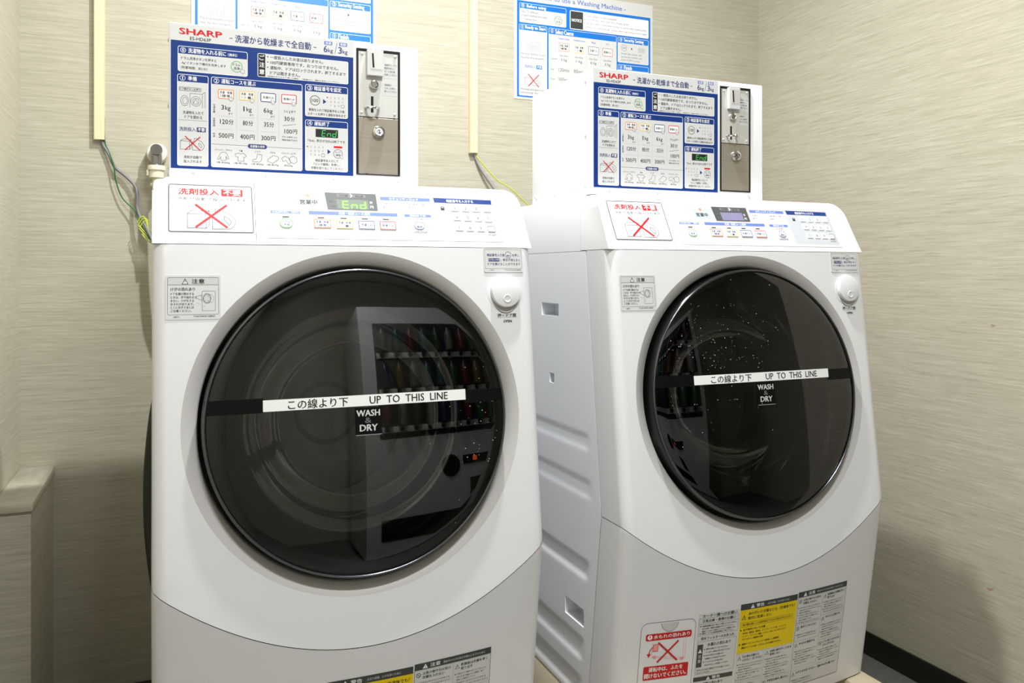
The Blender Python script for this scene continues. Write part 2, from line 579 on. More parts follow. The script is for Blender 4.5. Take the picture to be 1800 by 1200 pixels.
def door_art(p, u, v, w, k, line):
    """front-loader with its door open, in outline"""
    s = w / 40.0
    q = lambda a, b: (u + a * s, v + b * s)
    p.line([q(14, 0), q(34, 0), q(38, -4), q(38, 24)], line, k, 3)
    p.line([q(34, 0), q(34, 24)], line, k, 3)
    p.line([q(14, 0), q(14, 24)], line, k, 3)
    p.ring(*q(23.5, 13), 8.5 * s, line, k, 3)
    p.ring(*q(23.5, 13), 5.5 * s, line, k, 3)
    p.line([q(19, 17), q(23, 9), q(27, 16)], line, k, 3)
    p.ring(*q(5.5, 13), 6.5 * s, line, k, 3, ry=9 * s)
    p.ring(*q(6, 13), 4 * s, line, k, 3, ry=6 * s)
def warn(p, u, v, w, h, k, lay=3, inner=None):
    p.tri(u, v, w, h, k, lay)
    if inner: p.tri(u, v + h * 0.08, w * 0.68, h * 0.68, inner, lay + 1)
    up = -1 if h < 0 else 1
    kk = inner and k or 'D'
    p.rect(u - abs(w) * 0.045, v - h * 0.12, u + abs(w) * 0.045, v + h * 0.18, kk, lay + 2)
    p.rect(u - abs(w) * 0.045, v + h * 0.26, u + abs(w) * 0.045, v + h * 0.36, kk, lay + 2)
def noentry(p, u, v, r, k, lay=3):
    p.ring(u, v, r, r * 0.2, k, lay)
    p.line([(u - r * 0.6, v + r * 0.6), (u + r * 0.6, v - r * 0.6)], r * 0.2, k, lay)
def hand(p, u, v, s, k='G'):
    p.face([(u, v), (u + 2 * s, v + 1 * s), (u + 5.4 * s, v + 1.5 * s), (u + 6 * s, v + 4 * s), (u + 5 * s, v + 6.5 * s), (u + 2 * s, v + 6.5 * s), (u + 0.5 * s, v + 4 * s)], 'P', 5)
    p.line([(u, v), (u + 2 * s, v + 1 * s), (u + 5.4 * s, v + 1.5 * s), (u + 6 * s, v + 4 * s), (u + 5 * s, v + 6.5 * s), (u + 2 * s, v + 6.5 * s), (u + 0.5 * s, v + 4 * s)], 0.35 * s, k, 6, True)

def make_machine():
    t = thing('washing_machine', 'left white front-loading washing machine with its display lit and black control text', 'washing machine', (0.275, 1.24, MZ), None)
    # ---- cabinet: sides with embossed bands and pockets, back, flanges
    bm = bmesh.new()
    YK, GAP = 0.68, 0.0875
    zs = [0.8638 - 0.8638 * i / 44 for i in range(45)]
    pockets = [(0.265, 0.348, 0.7345, 0.7606), (0.286, 0.308, 0.597, 0.617), (0.155, 0.236, 0.148, 0.182)]
    bands = [(0.245, 0.275), (0.085, 0.122), (0.012, 0.045), (0.40, 0.43), (0.49, 0.515)]
    def emboss(y, z):
        d = 0.0
        sm = lambda a: max(0, min(1, a)) ** 2 * (3 - 2 * max(0, min(1, a)))
        for a, b in bands:
            k = sm((z - a + 0.006) / 0.012) * sm((b + 0.006 - z) / 0.012)
            k *= sm((y - y_edge(z) - 0.112) / 0.025)
            d += k * (0.0026 if a < 0.3 else 0.0012)
        return d
    for sx in (-1, 1):
        out = [(y_edge(z) + GAP, z) for z in zs] + [(YK, 0)] + [(YK, 0.8638)]
        hs = [[(a, c), (b, c), (b, d), (a, d)] for a, b, c, d in pockets] if sx < 0 else []
        pts = [(y, z) for y, z in grid(0.092, YK, 0, 0.8638, 0.012) if y > y_edge(z) + GAP + 0.006 and not any(a - 0.012 < z < b + 0.012 for a, b in bands)]
        for a, b in bands:
            pts += [(yy, zz) for yy in [0.105 + 0.008 * i for i in range(9)] + [0.18 + 0.01 * i for i in range(50)] for zz in (a - 0.009, a - 0.004, a, a + 0.004, a + 0.009, b - 0.009, b - 0.004, b, b + 0.004, b + 0.009)]
        sheet(bm, out, hs, pts, lambda y, z: Vector((sx * (W2 - emboss(y, z)), y, z)))
        if sx < 0:
            for a, b, c, d in pockets:
                e = -W2 + 0.028
                k = 0.006
                o4 = [(-W2, a, c), (-W2, b, c), (-W2, b, d), (-W2, a, d)]
                i4 = [(e, a + k, c + 0.001), (e, b - k, c + 0.001), (e, b - k, d - k), (e, a + k, d - k)]
                ov = [bm.verts.new(q) for q in o4]
                iv = [bm.verts.new(q) for q in i4]
                for i in range(4):
                    bm.faces.new((ov[i], ov[(i + 1) % 4], iv[(i + 1) % 4], iv[i]))
                bm.faces.new(iv)
        # front flange behind the cover strip
        for z0, z1 in zip(zs, zs[1:]):
            q = [(sx * W2, y_edge(z0) + GAP, z0), (sx * W2, y_edge(z1) + GAP, z1), (sx * (W2 - 0.03), y_edge(z1) + GAP, z1), (sx * (W2 - 0.03), y_edge(z0) + GAP, z0)]
            bm.faces.new([bm.verts.new(c) for c in q])
    q = [(-W2, YK, 0), (W2, YK, 0), (W2, YK, 0.8638), (-W2, YK, 0.8638)]
    bm.faces.new([bm.verts.new(c) for c in q])
    q = [(-W2, 0.15, 0), (W2, 0.15, 0), (W2, YK, 0), (-W2, YK, 0)]
    bm.faces.new([bm.verts.new(c) for c in q])
    obj('cabinet', bm, WHITE, t, angle=30)
    # ---- top cover
    bm = newbox(-W2, 0.1695, 0.8645, W2, 0.68, 0.972)
    es = [e for e in bm.edges if all(v.co.z > 0.97 for v in e.verts)]
    bmesh.ops.bevel(bm, geom=es, offset=0.010, segments=3, profile=0.5, affect='EDGES')
    obj('top_cover', bm, WHITE, t)
    # ---- front cover with the round opening
    bm = bmesh.new()
    cols = [-PM + 2 * PM * i / 60 for i in range(61)]
    low = [(p, z_crease(wrap(p)[0]) + 0.0006) for p in cols]
    ztop = ZS - 0.0005
    out = low + [(PM, 0.5), (PM, 0.7), (PM, ztop)] + [(p, ztop) for p in reversed(cols[:-1])] + [(-PM, 0.7), (-PM, 0.5)]
    n = 96
    hole = [(R_RIM * math.cos(2 * PI * i / n), 0.596 + R_RIM * math.sin(2 * PI * i / n) / 1.0076) for i in range(n)]
    pts = [(p, z) for p, z in grid(-0.26, 0.26, 0.27, ztop, 0.02) if math.hypot(p, z - 0.596) > R_RIM + 0.006 and z > z_crease(p) + 0.008]
    for k in range(0, 9):
        for s in (-1, 1):
            p = s * (W2 - RC + ARC * k / 8)
            pts += [(p, 0.385 + (ztop - 0.39) * j / 24) for j in range(25)]
    def fc(p, z):
        x, sb = wrap(p)
        return Vector((x, y_up(z) + sb, z))
    sheet(bm, out, [hole], pts, fc)
    obj('front_cover', bm, FRONT, t)
    # ---- lower front panel, bowed, below the curved seam
    bm = bmesh.new()
    up = [(p, z_crease(wrap(p)[0]) - 0.0006) for p in cols]
    zb = 0.002
    out = up + [(PM, 0.2), (PM, zb)] + [(p, zb) for p in reversed(cols[:-1])] + [(-PM, 0.2)]
    pts = [(p, z) for p, z in grid(-0.27, 0.27, zb, 0.375, 0.02) if z < z_crease(p) - 0.008]
    for k in range(0, 9):
        for s in (-1, 1):
            p = s * (W2 - RC + ARC * k / 8)
            pts += [(p, 0.01 + (z_crease(wrap(p)[0]) - 0.018) * j / 18) for j in range(19)]
    def lf(p, z):
        x, sb = wrap(p)
        return Vector((x, y_low(x, z) + sb, z))
    sheet(bm, out, [], pts, lf)
    kick = obj('lower_panel', bm, FRONT, t)
    # dark backing strip under the curved seam
    bm = bmesh.new()
    ra = []
    for p in cols:
        x, sb = wrap(p)
        zc = z_crease(x)
        ra.append([bm.verts.new((x * 0.985, y_up(zc) + sb + 0.008, zc + d)) for d in (0.012, -0.012)])
    for a, b in zip(ra, ra[1:]): bm.faces.new((a[0], b[0], b[1], a[1]))
    obj('seam_gasket', bm, DARK, t)
    # ---- control panel
    bm = bmesh.new()
    T = PB + PU * 0.120
    prof = [(0.060, 0.8655), (T.y, T.z), (0.168, 0.9735), (0.168, 0.8655)]
    a = [bm.verts.new((-W2, y, z)) for y, z in prof]
    b = [bm.verts.new((W2, y, z)) for y, z in prof]
    bm.faces.new(a)
    bm.faces.new(list(reversed(b)))
    for i in range(4): bm.faces.new((a[i], a[(i + 1) % 4], b[(i + 1) % 4], b[i]))
    es = [e for e in bm.edges if all(v.co.z > 0.95 for v in e.verts) and abs(e.verts[0].co.x - e.verts[1].co.x) < 1e-6]
    bmesh.ops.bevel(bm, geom=es, offset=0.030, segments=8, profile=0.5, affect='EDGES')
    es = [e for e in bm.edges if e.calc_face_angle(0) > 0.3 and all(v.co.y < 0.15 for v in e.verts) and max(v.co.z for v in e.verts) > 0.88]
    bmesh.ops.bevel(bm, geom=es, offset=0.007, segments=4, profile=0.5, affect='EDGES')
    cp = obj('control_panel', bm, PANEL, t)
    # ---- door rim
    bm = bmesh.new()
    lathe(bm, [(R_RIM + 0.0005, 0.0), (R_RIM - 0.003, -0.0010), (R_IN + 0.0025, -0.0085), (R_IN, -0.012), (R_IN - 0.002, -0.045)], DC, DN, DV, n=120)
    obj('door_rim', bm, SILVER, t, angle=60)
    # ---- door: black frame, glass, trim, bowl, tape, badge
    bm = bmesh.new()
    lathe(bm, [(R_DOOR - 0.012, -0.045), (R_DOOR, -0.042), (R_DOOR, 0.004), (R_DOOR - 0.001, 0.009), (R_DOOR - 0.0035, 0.0105), (R_DOOR - 0.006, 0.0095), (R_DOOR - 0.007, 0.004), (0.205, 0.0), (0.185, -0.012), (0.176, -0.02), (0.176, -0.05), (R_DOOR - 0.012, -0.045)], DC, DN, DV, n=120)
    door = obj('door', bm, BLACKG, t, angle=50)
    door['label'] = 'round door with smoked glass'
    bm = bmesh.new()
    R2 = R_DOOR - 0.0065
    lathe(bm, [(R2, 0.0095)] + [(R2 * k / 24, dome(R2 * k / 24)) for k in range(23, -1, -1)], DC, DN, DV, n=120)
    obj('door_glass', bm, GLASS, door, angle=60)
    bm = bmesh.new()
    lathe(bm, [(R_DOOR - 0.0032 + 0.0018 * math.cos(a), 0.0108 + 0.0018 * math.sin(a)) for a in [2 * PI * i / 8 for i in range(9)]], DC, DN, DV, n=120)
    obj('trim_ring', bm, mat('dark_chrome', (110, 110, 118), 0.18, 1.0), door, angle=80)
    bm = bmesh.new()
    lathe(bm, [(0.178, -0.018), (0.172, -0.026), (0.162, -0.05), (0.156, -0.062), (0.150, -0.066), (0.142, -0.085), (0.125, -0.118), (0.095, -0.135), (0.05, -0.142), (0, -0.144)], DC, DN, DV, n=96)
    obj('glass_bowl', bm, BOWL, door, angle=60)
    p = Print(on_door, 8)
    p.rect(-231, 636.6, -149, 615.6, 'X', 1)
    p.rect(-149, 632, 160, 618.4, 'X', 1)
    p.rect(160, 632, 229.5, 611.5, 'X', 1)
    p.build('black_tape', door)
    p = Print(on_door, 8)
    p.rect(-150.3, 633.6, 163, 617.0, 'T', 2)
    p.text('この線より下', -115, 632.0, -27, 618.2, 'K', 3, 0.006)
    p.text('UP  TO  THIS  LINE', 6, 631.0, 132, 619.6, 'K', 3, 0.004)
    p.build('white_tape', door, 'white tape printed with a fill line')
    p = Print(on_door, 8)
    p.rect(-17, 615.0, 24, 573.8, 'X', 1)
    p.text('WASH', -14.6, 611.0, 21, 601.6, 'S', 3, 0.02)
    p.text('&', -2, 599.5, 7.5, 591.5, 'G', 3, 0.0)
    p.text('DRY', -10, 589.2, 17, 579.6, 'S', 3, 0.02)
    p.line([(-16.5, 573.8), (23.5, 573.8)], 0.7, 'g', 2)
    p.build('badge', door, 'black square badge on the glass')
    # ---- drum behind the door
    bm = bmesh.new()
    lathe(bm, [(0.205, -0.045), (0.19, -0.06), (0.185, -0.075), (0.21, -0.085), (0.212, -0.11), (0.235, -0.12), (0.235, -0.30)], DC, DN, DV, n=96)
    lathe(bm, [(0.235, -0.30), (0.225, -0.325), (0.15, -0.335), (0.145, -0.325), (0.06, -0.33), (0.05, -0.32), (0, -0.318)], DC, DN, DV, n=96)
    U = DV.cross(DN).normalized()
    for i in range(3):
        a = 2 * PI * i / 3 + 0.5
        c = U * math.cos(a) + DV * math.sin(a)
        tube(bm, [DC + c * 0.226 - DN * 0.14, DC + c * 0.215 - DN * 0.2, DC + c * 0.226 - DN * 0.28], 0.02, 12)
    obj('drum', bm, DRUM, t, angle=40)
    # ---- round push button that opens the door
    bm = bmesh.new()
    kc = on_up(246.5, 789, 0)
    lathe(bm, [(0.0315, 0.0002), (0.0285, 0.0012), (0.027, 0.0008), (0.026, -0.004)], kc, DN, DV, n=48)
    bv = []
    for i in range(25):                                          # finger recess below the button
        a = PI + PI * i / 24
        bv.append((on_up(246.5 + 23 * math.cos(a), 785 + 29 * math.sin(a), 0.0024), on_up(246.5 + 21 * math.cos(a), 785 + 27 * math.sin(a), 0.0016)))
    bvv = [(bm.verts.new(x), bm.verts.new(y)) for x, y in bv]
    for (a, b), (c, d) in zip(bvv, bvv[1:]): bm.faces.new((a, c, d, b)).material_index = 1
    bm.faces.new([x[1] for x in bvv]).material_index = 1
    ob = obj('button_surround', bm, [FRONT, SILVER], t)
    bm = bmesh.new()
    k2 = on_up(246.5, 790, 0)
    lathe(bm, [(0.0262, 0.0), (0.0262, 0.007), (0.0254, 0.0088), (0.0235, 0.0095), (0.0, 0.0098)], k2, DN, DV, n=48)
    kn = obj('open_button', bm, FRONT, t, angle=40)
    bm = bmesh.new()
    lathe(bm, [(0.0076, 0.00985), (0.0068, 0.0108), (0.0055, 0.0106), (0.003, 0.0095), (0, 0.0092)], on_up(247, 778, 0), DN, DV, n=24)
    p2 = obj('thumb_dimple', bm, mat('dimple_grey', (206, 206, 206), 0.4), kn, angle=60)
    p = Print(on_up)
    p.rect(231, 754.6, 266, 747.5, 'P', 1)
    p.text('押－ドア開', 231.5, 754.2, 264.5, 748.2, 'K', 3, 0.01)
    p.text('OPEN', 241.5, 743.6, 256.5, 739.4, 'K', 3, 0.01)
    p.build('button_legend', t)
    # ---- stickers on the front cover
    p = Print(on_up)
    p.step = 0.00006
    p.slab(-282, 819, -206.5, 754.5, 3, 0.0006, 'P')
    p.rr(-279.2, 816, -209.2, 804.8, 1, 'S', 1)
    p.rro(-279.2, 816, -209.2, 761.6, 1.5, 0.5, 'G', 3)
    p.rect(-279.2, 805.2, -209.2, 804.7, 'G', 3)
    warn(p, -255.5, 810.2, 9, -8.6, 'K', 3, 'W')
    p.text('注意', -246.4, 813.6, -229, 806.7, 'K', 4, 0.014)
    p.text('けがの恐れあり', -275, 801.2, -242, 796.2, 'K', 3, 0.008)
    p.lines(['ドアを開け閉めする', 'ときは、手や指をはさ', 'まない。けがをする', 'おそれがあります。', 'とくにお子さまには', 'ご注意ください。'], -275, 793.6, -4.9, -3.6, 35, 'K', 3, 0.0)
    p.rro(-232.4, 796, -213.9, 766.8, 1.2, 0.45, 'G', 3)
    p.ring(-225.4, 785, 5.6, 0.7, 'K', 4, ry=7.2)
    p.ring(-225.4, 785, 3.6, 0.35, 'G', 4, ry=5)
    p.ring(-220.5, 785, 4.6, 0.6, 'g', 3, ry=6.4)
    p.line([(-240, 788), (-233, 790), (-232.2, 782), (-240, 785.4)], 0.45, 'G', 4, True)
    p.line([(-240, 779), (-234, 776.4)], 0.45, 'g', 4)
    p.ring(-229.5, 773.4, 1.5, 0.3, 'g', 4)
    p.text('>PET<', -271.6, 759.4, -263, 757.2, 'K', 3, 0.0)
    p.text('TCAUHK601QBRZ', -244.4, 760.2, -214.6, 757.6, 'K', 3, 0.0)
    p.build('caution_label', t)
    p = Print(on_up)
    p.step = 0.00006
    p.slab(210.4, 864.2, 281.4, 823.4, 3, 0.0012, 'P')
    p.rro(212.6, 862, 279.4, 829.6, 1.2, 0.4, 'G', 2)
    p.text('暗証番号入力後', 216.6, 855, 248.6, 850.2, 'N', 3, 0.0)
    p.ring(255.2, 853, 5.6, 0.6, 'N', 3)
    p.text('解除', 252.2, 853, 258, 850.2, 'N', 3, 0.0)
    p.text('を押し、', 262.4, 854.6, 276.8, 850.2, 'N', 3, 0.0)
    p.rect(218.8, 847, 238.8, 841.8, 'N', 3)
    p.text('ドアロック中', 219.8, 846.2, 237.8, 842.6, 'W', 5, 0.0)
    p.text('」表示が消えると', 240.4, 846.8, 276.6, 842.2, 'N', 3, 0.0)
    p.text('ドアを開けることができます', 217.4, 839.6, 277, 835.2, 'N', 3, 0.0)
    p.text('>PET<', 221, 828.4, 229, 826.4, 'G', 3, 0.0)
    p.text('TCAUHK602QBRZ', 247.6, 828.4, 278, 826.2, 'G', 3, 0.0)
    p.build('door_notice_label', t)
    # ---- detergent label set into the panel
    p = Print(on_panel)
    p.line([(-280.5, 2), (-281, 119)], 0.7, 'g', 1)
    p.line([(-153.6, 2), (-154.6, 119)], 0.7, 'G', 1)
    p.rr(-278.2, 15, -157.4, 100, 3.5, 'W', 0)
    p.rro(-278.2, 15, -157.4, 100, 3.5, 1.5, 'D', 2)
    p.text('洗剤投入', -264, 22.2, -206.4, 33.6, 'R', 3, 0.022)
    p.rr(-203, 21.4, -171.6, 34.8, 1.5, 'R', 2)
    p.text('不要', -199.8, 22.8, -174.6, 33.6, 'W', 4, 0.02)
    p.text('洗剤が自動で投入されます', -265.6, 38.2, -166.5, 43.6, 'G', 3, 0.0)
    detergent_art(p, -252, 62, 70, 'K', 0.6, 'H')
    cross(p, -240.5, 51, -195.6, 91.8, 3.4, 'R')
    p.build('detergent_label', t)
    # ---- control sheet (grey film) with its printing
    p = Print(on_panel)
    p.step = 0.00008
    p.face([(-138, 12), (146, 10), (250, 14), (250, 109), (-138, 108)], 'P', 0)
    p.rr(134, 21, 245, 103, 2, 'H', 1)
    p.face([(137, 23.5), (242, 24.5), (241.5, 33.5), (138, 33)], 'B', 2)
    p.text('暗証番号を入力する', 160, 25.8, 208, 31.6, 'W', 3, 0.006)
    p.rr(-93.6, 23.5, -50.4, 50, 1.5, 'h', 1)
    p.disc(-72.6, 28, 3, 'o', 2)
    p.text('営業中', -85.4, 35.6, -58.4, 44.6, 'K', 3, 0.006)
    p.disc(-109, 34, 8.5, 'P', 1)
    # 3 sections below
    p.rro(-131, 58.4, -86.6, 96, 1.5, 0.4, 'g', 1)
    p.rect(-131, 58.2, -86.6, 62.8, 'c', 2)
    p.text('お洗濯の前に（無料）', -129, 58.8, -88.6, 62.2, 'W', 3, 0.0)
    p.rro(-73, 57.4, 70.5, 97, 1.5, 0.4, 'g', 1)
    p.rect(-73, 57.0, 70.5, 63.4, 'c', 2)
    p.text('洗濯・乾燥コース選択', -26, 57.8, 25, 62.6, 'W', 3, 0.004)
    for u in (-108.9, -54.7, -19, 15.4, 50): p.rect(u - 5, 68.2, u + 5, 70.4, 'K', 2)
    p.rro(82.5, 58.2, 128, 97, 1.5, 0.4, 'g', 1)
    p.rect(82.5, 58, 128, 63.4, 'c', 2)
    p.text('運転終了後', 91, 58.8, 119, 62.8, 'W', 3, 0.0)
    p.text('はじめに押す', 96, 66, 115, 69.2, 'q', 3, 0.0)
    p.text('UNLOCK', 94.6, 90.6, 117, 94.4, 'N', 3, 0.0)
    p.rr(44.6, 24.6, 131, 50.6, 1.5, 'W', 1)
    p.rro(44.6, 24.6, 131, 50.6, 1.5, 0.35, 'g', 2)
    p.rect(45.2, 25.2, 130.4, 32.0, 'c', 2)
    p.text('セキュリティロック', 60, 26.2, 110, 31.0, 'W', 3, 0.0)
    p.text('洗濯物をとり出すときに暗証番号が必要です', 48, 36, 128, 40, 'w', 3, 0.0)
    p.text('番号を入力してロックを解除してください', 48, 43, 124, 47, 'w', 3, 0.0)
    p.rro(147.6, 41, 154, 47.6, 1, 1.2, 'K', 2)
    p.rect(147.6, 43.6, 154, 48.2, 'K', 3)
    p.text('START', 224.6, 94.2, 241, 96.8, 'G', 3, 0.0)
    p.build('control_sheet', cp, 'printed film with button captions')
    # buttons as raised keys
    def key(name, u, s, w, h, cap, ink, frame=None, fw=0.0, size=None, parent=cp, rnd=1.8, ht=0.0018):
        q = Print(on_panel)
        q.base = 0.0005
        a = q.rpts(u - w / 2, s - h / 2, u + w / 2, s + h / 2, rnd)
        b = q.rpts(u - w / 2 + 0.5, s - h / 2 + 0.5, u + w / 2 - 0.5, s + h / 2 - 0.5, max(rnd - 0.5, 0.1))
        va = [q.bm.verts.new(on_panel(x, y, 0.0004)) for x, y in a]
        vb = [q.bm.verts.new(on_panel(x, y, ht)) for x, y in b]
        i = q.mi('W')
        for j in range(len(a)):
            q.bm.faces.new((va[j], va[(j + 1) % len(a)], vb[(j + 1) % len(a)], vb[j])).material_index = i
        q.bm.faces.new(vb).material_index = i
        q.base = ht
        if frame: q.rro(u - w / 2 + 0.6, s - h / 2 + 0.6, u + w / 2 - 0.6, s + h / 2 - 0.6, max(rnd - 0.6, 0.1), fw, frame, 2)
        for txt, du, ds, tw, th in cap:
            q.text(txt, u + du - tw / 2, s + ds - th / 2, u + du + tw / 2, s + ds + th / 2, ink, 3, 0.004)
        return q.build(name, parent)
    key('course_button', -53.3, 80.8, 27.5, 17, [('洗濯・乾燥', 0, -2.8, 20, 4.4), ('（標準）', 0, 3.2, 17, 4.6)], 'N', 'O', 1.2)
    key('course_button', -18.2, 81.2, 27.5, 17, [('洗濯・乾燥', 0, -2.8, 20, 4.4), ('（少量）', 0, 3.2, 17, 4.6)], 'N', 'Y', 1.2)
    key('course_button', 17.0, 81.6, 27.5, 17, [('洗濯のみ', 0, 0, 18, 4.8)], 'N', 'B', 1.2)
    key('course_button', 51.8, 81.8, 27.5, 17, [('乾燥のみ', 0, 0, 18, 4.8)], 'N', 'R', 1.2)
    key('drum_clean_button', -108.8, 81.6, 21, 18, [('ドラム', 0, -2.6, 11, 4), ('洗浄', 0, 2.8, 9, 4.4)], 'N', 'E', 1.1, rnd=8.9)
    key('unlock_button', 105, 80.4, 19, 16, [('ロック', 0, -2.6, 11, 4), ('解除', 0, 2.8, 9, 4.4)], 'N', 'c', 1.1, rnd=7.9)
    for (a, u, s) in (('1', 172, 43.4), ('2', 191.6, 43.6), ('3', 210.8, 43.6), ('クリア', 231, 43.4), ('4', 173.4, 62), ('5', 192.6, 62.4), ('6', 211.4, 62.8), ('0', 230.2, 63.4),
                      ('7', 174.2, 82.6), ('8', 193.2, 83), ('9', 212.4, 83.2), ('スタート', 231.8, 84)):
        n1 = len(a) == 1
        key('number_key' if n1 else 'word_key', u, s, 13.6, 12.6, [(a, 0, 0, 3.6, 5.6)] if n1 else [(a, 0, 0, 10, 2.8)], 'G', 'D' if a == 'スタート' else None, 0.7, rnd=1.2)
    # display of this machine
    p = Print(on_panel)
    p.base = 0.0008
    display(p, True)
    p.build('display', cp, 'dark display showing green letters')
    # ---- filter flap low on the left and the notices beside it
    p = Print(on_low, 10)
    p.step = 0.0001
    p.rro(-257, 203, -151.5, 30, 13, 0.8, 'G', 0)
    pts = [(-220 + 34 * i / 16, 200 - 0.4 - 16 * math.sin(PI * i / 16) ** 0.6) for i in range(17)]
    p.face(pts, 'S', 1)
    p.line(pts, 0.5, 'G', 2)
    p.rr(-247, 181.5, -159, 168.8, 2, 'R', 1)
    p.disc(-239.3, 175.2, 4.6, 'W', 2)
    p.text('!', -240, 178.4, -238.6, 172, 'R', 3, 0.03)
    p.text('水もれの恐れあり', -232.3, 179, -163, 171.6, 'W', 3, 0.01)
    p.rr(-232.3, 161.4, -222, 147.6, 1, 'p', 1)
    p.rro(-232.3, 161.4, -222, 147.6, 1, 0.8, 'R', 2)
    p.line([(-234, 163.5), (-234, 139.6), (-169, 129.6), (-169, 164)], 0.5, 'p', 1)
    p.line([(-172.6, 164), (-172.6, 132)], 0.5, 'p', 1)
    p.line([(-234, 137), (-170, 126)], 0.5, 'p', 1)
    p.rr(-231, 139.5, -225, 134, 0.5, 'p', 1)
    p.rr(-178, 131, -171, 126, 0.5, 'p', 1)
    p.line([(-233, 156), (-237.6, 150), (-239, 143)], 1.6, 'R', 2)
    p.face([(-243, 144), (-235, 144), (-239, 136.6)], 'R', 2)
    cross(p, -222.6, 164, -184, 126.5, 3.2, 'R', 3)
    p.rr(-247, 120, -160.5, 94, 1.5, 'R', 1)
    p.text('運転中は、ふたを', -237, 117.6, -171.5, 109, 'W', 3, 0.012)
    p.text('開けないでください。', -244.6, 106, -164, 97, 'W', 3, 0.012)
    p.build('filter_flap_label', kick, 'red leak warning on the filter flap')
    s1 = Print(on_low, 10)
    notice_sheet(s1)
    s1.build('notice_label', kick, 'white and yellow printed notice sheet')
    return t

def display(p, lit):
    p.face([(-45, 20.6), (38.5, 20.6), (38.8, 53), (-42.4, 53)], 'F', 0)
    p.face([(-27, 22.4), (21, 23.2), (21.6, 29), (-26, 29)], 'G', 1)
    p.text('洗濯', -22, 23.4, -8, 28, 'F', 2, 0.0)
    p.text('乾燥', 4, 24, 17, 28.4, 'F', 2, 0.0)
    p.line([(-4.4, 22.4), (-1, 25.6), (-4.4, 28.8)], 1.7, 'W', 2)
    p.face([(-28, 33.5), (24, 33.2), (24.6, 51), (-26.6, 51.4)], 'L' if lit else 'l', 1)
    p.text('分', 26.4, 35.4, 31.4, 40.2, 'W', 2, 0.01)
    p.text('円', 27, 44.2, 31.8, 49.2, 'W', 2, 0.01)
    p.text('残り', -39, 35.6, -31, 39.4, 'G', 2, 0.0)
    p.text('料金', -38, 44, -30, 48, 'G', 2, 0.0)
    if lit:
        w = 2.1
        # seven-segment letters
        def seg(u, v, W_, H_, on):
            s = {'a': [(u, v), (u + W_, v)], 'g': [(u, v + H_ / 2), (u + W_, v + H_ / 2)], 'd': [(u, v + H_), (u + W_, v + H_)],
                 'f': [(u, v), (u, v + H_ / 2)], 'e': [(u, v + H_ / 2), (u, v + H_)], 'b': [(u + W_, v), (u + W_, v + H_ / 2)], 'c': [(u + W_, v + H_ / 2), (u + W_, v + H_)]}
            for k in on: p.line(s[k], w, 'V', 3)
        seg(-17.4, 37, 8.6, 13.2, 'afged')
        seg(-3.6, 37, 8.6, 13.2, 'gec')
        seg(10.6, 37, 8.6, 13.2, 'bcdeg')

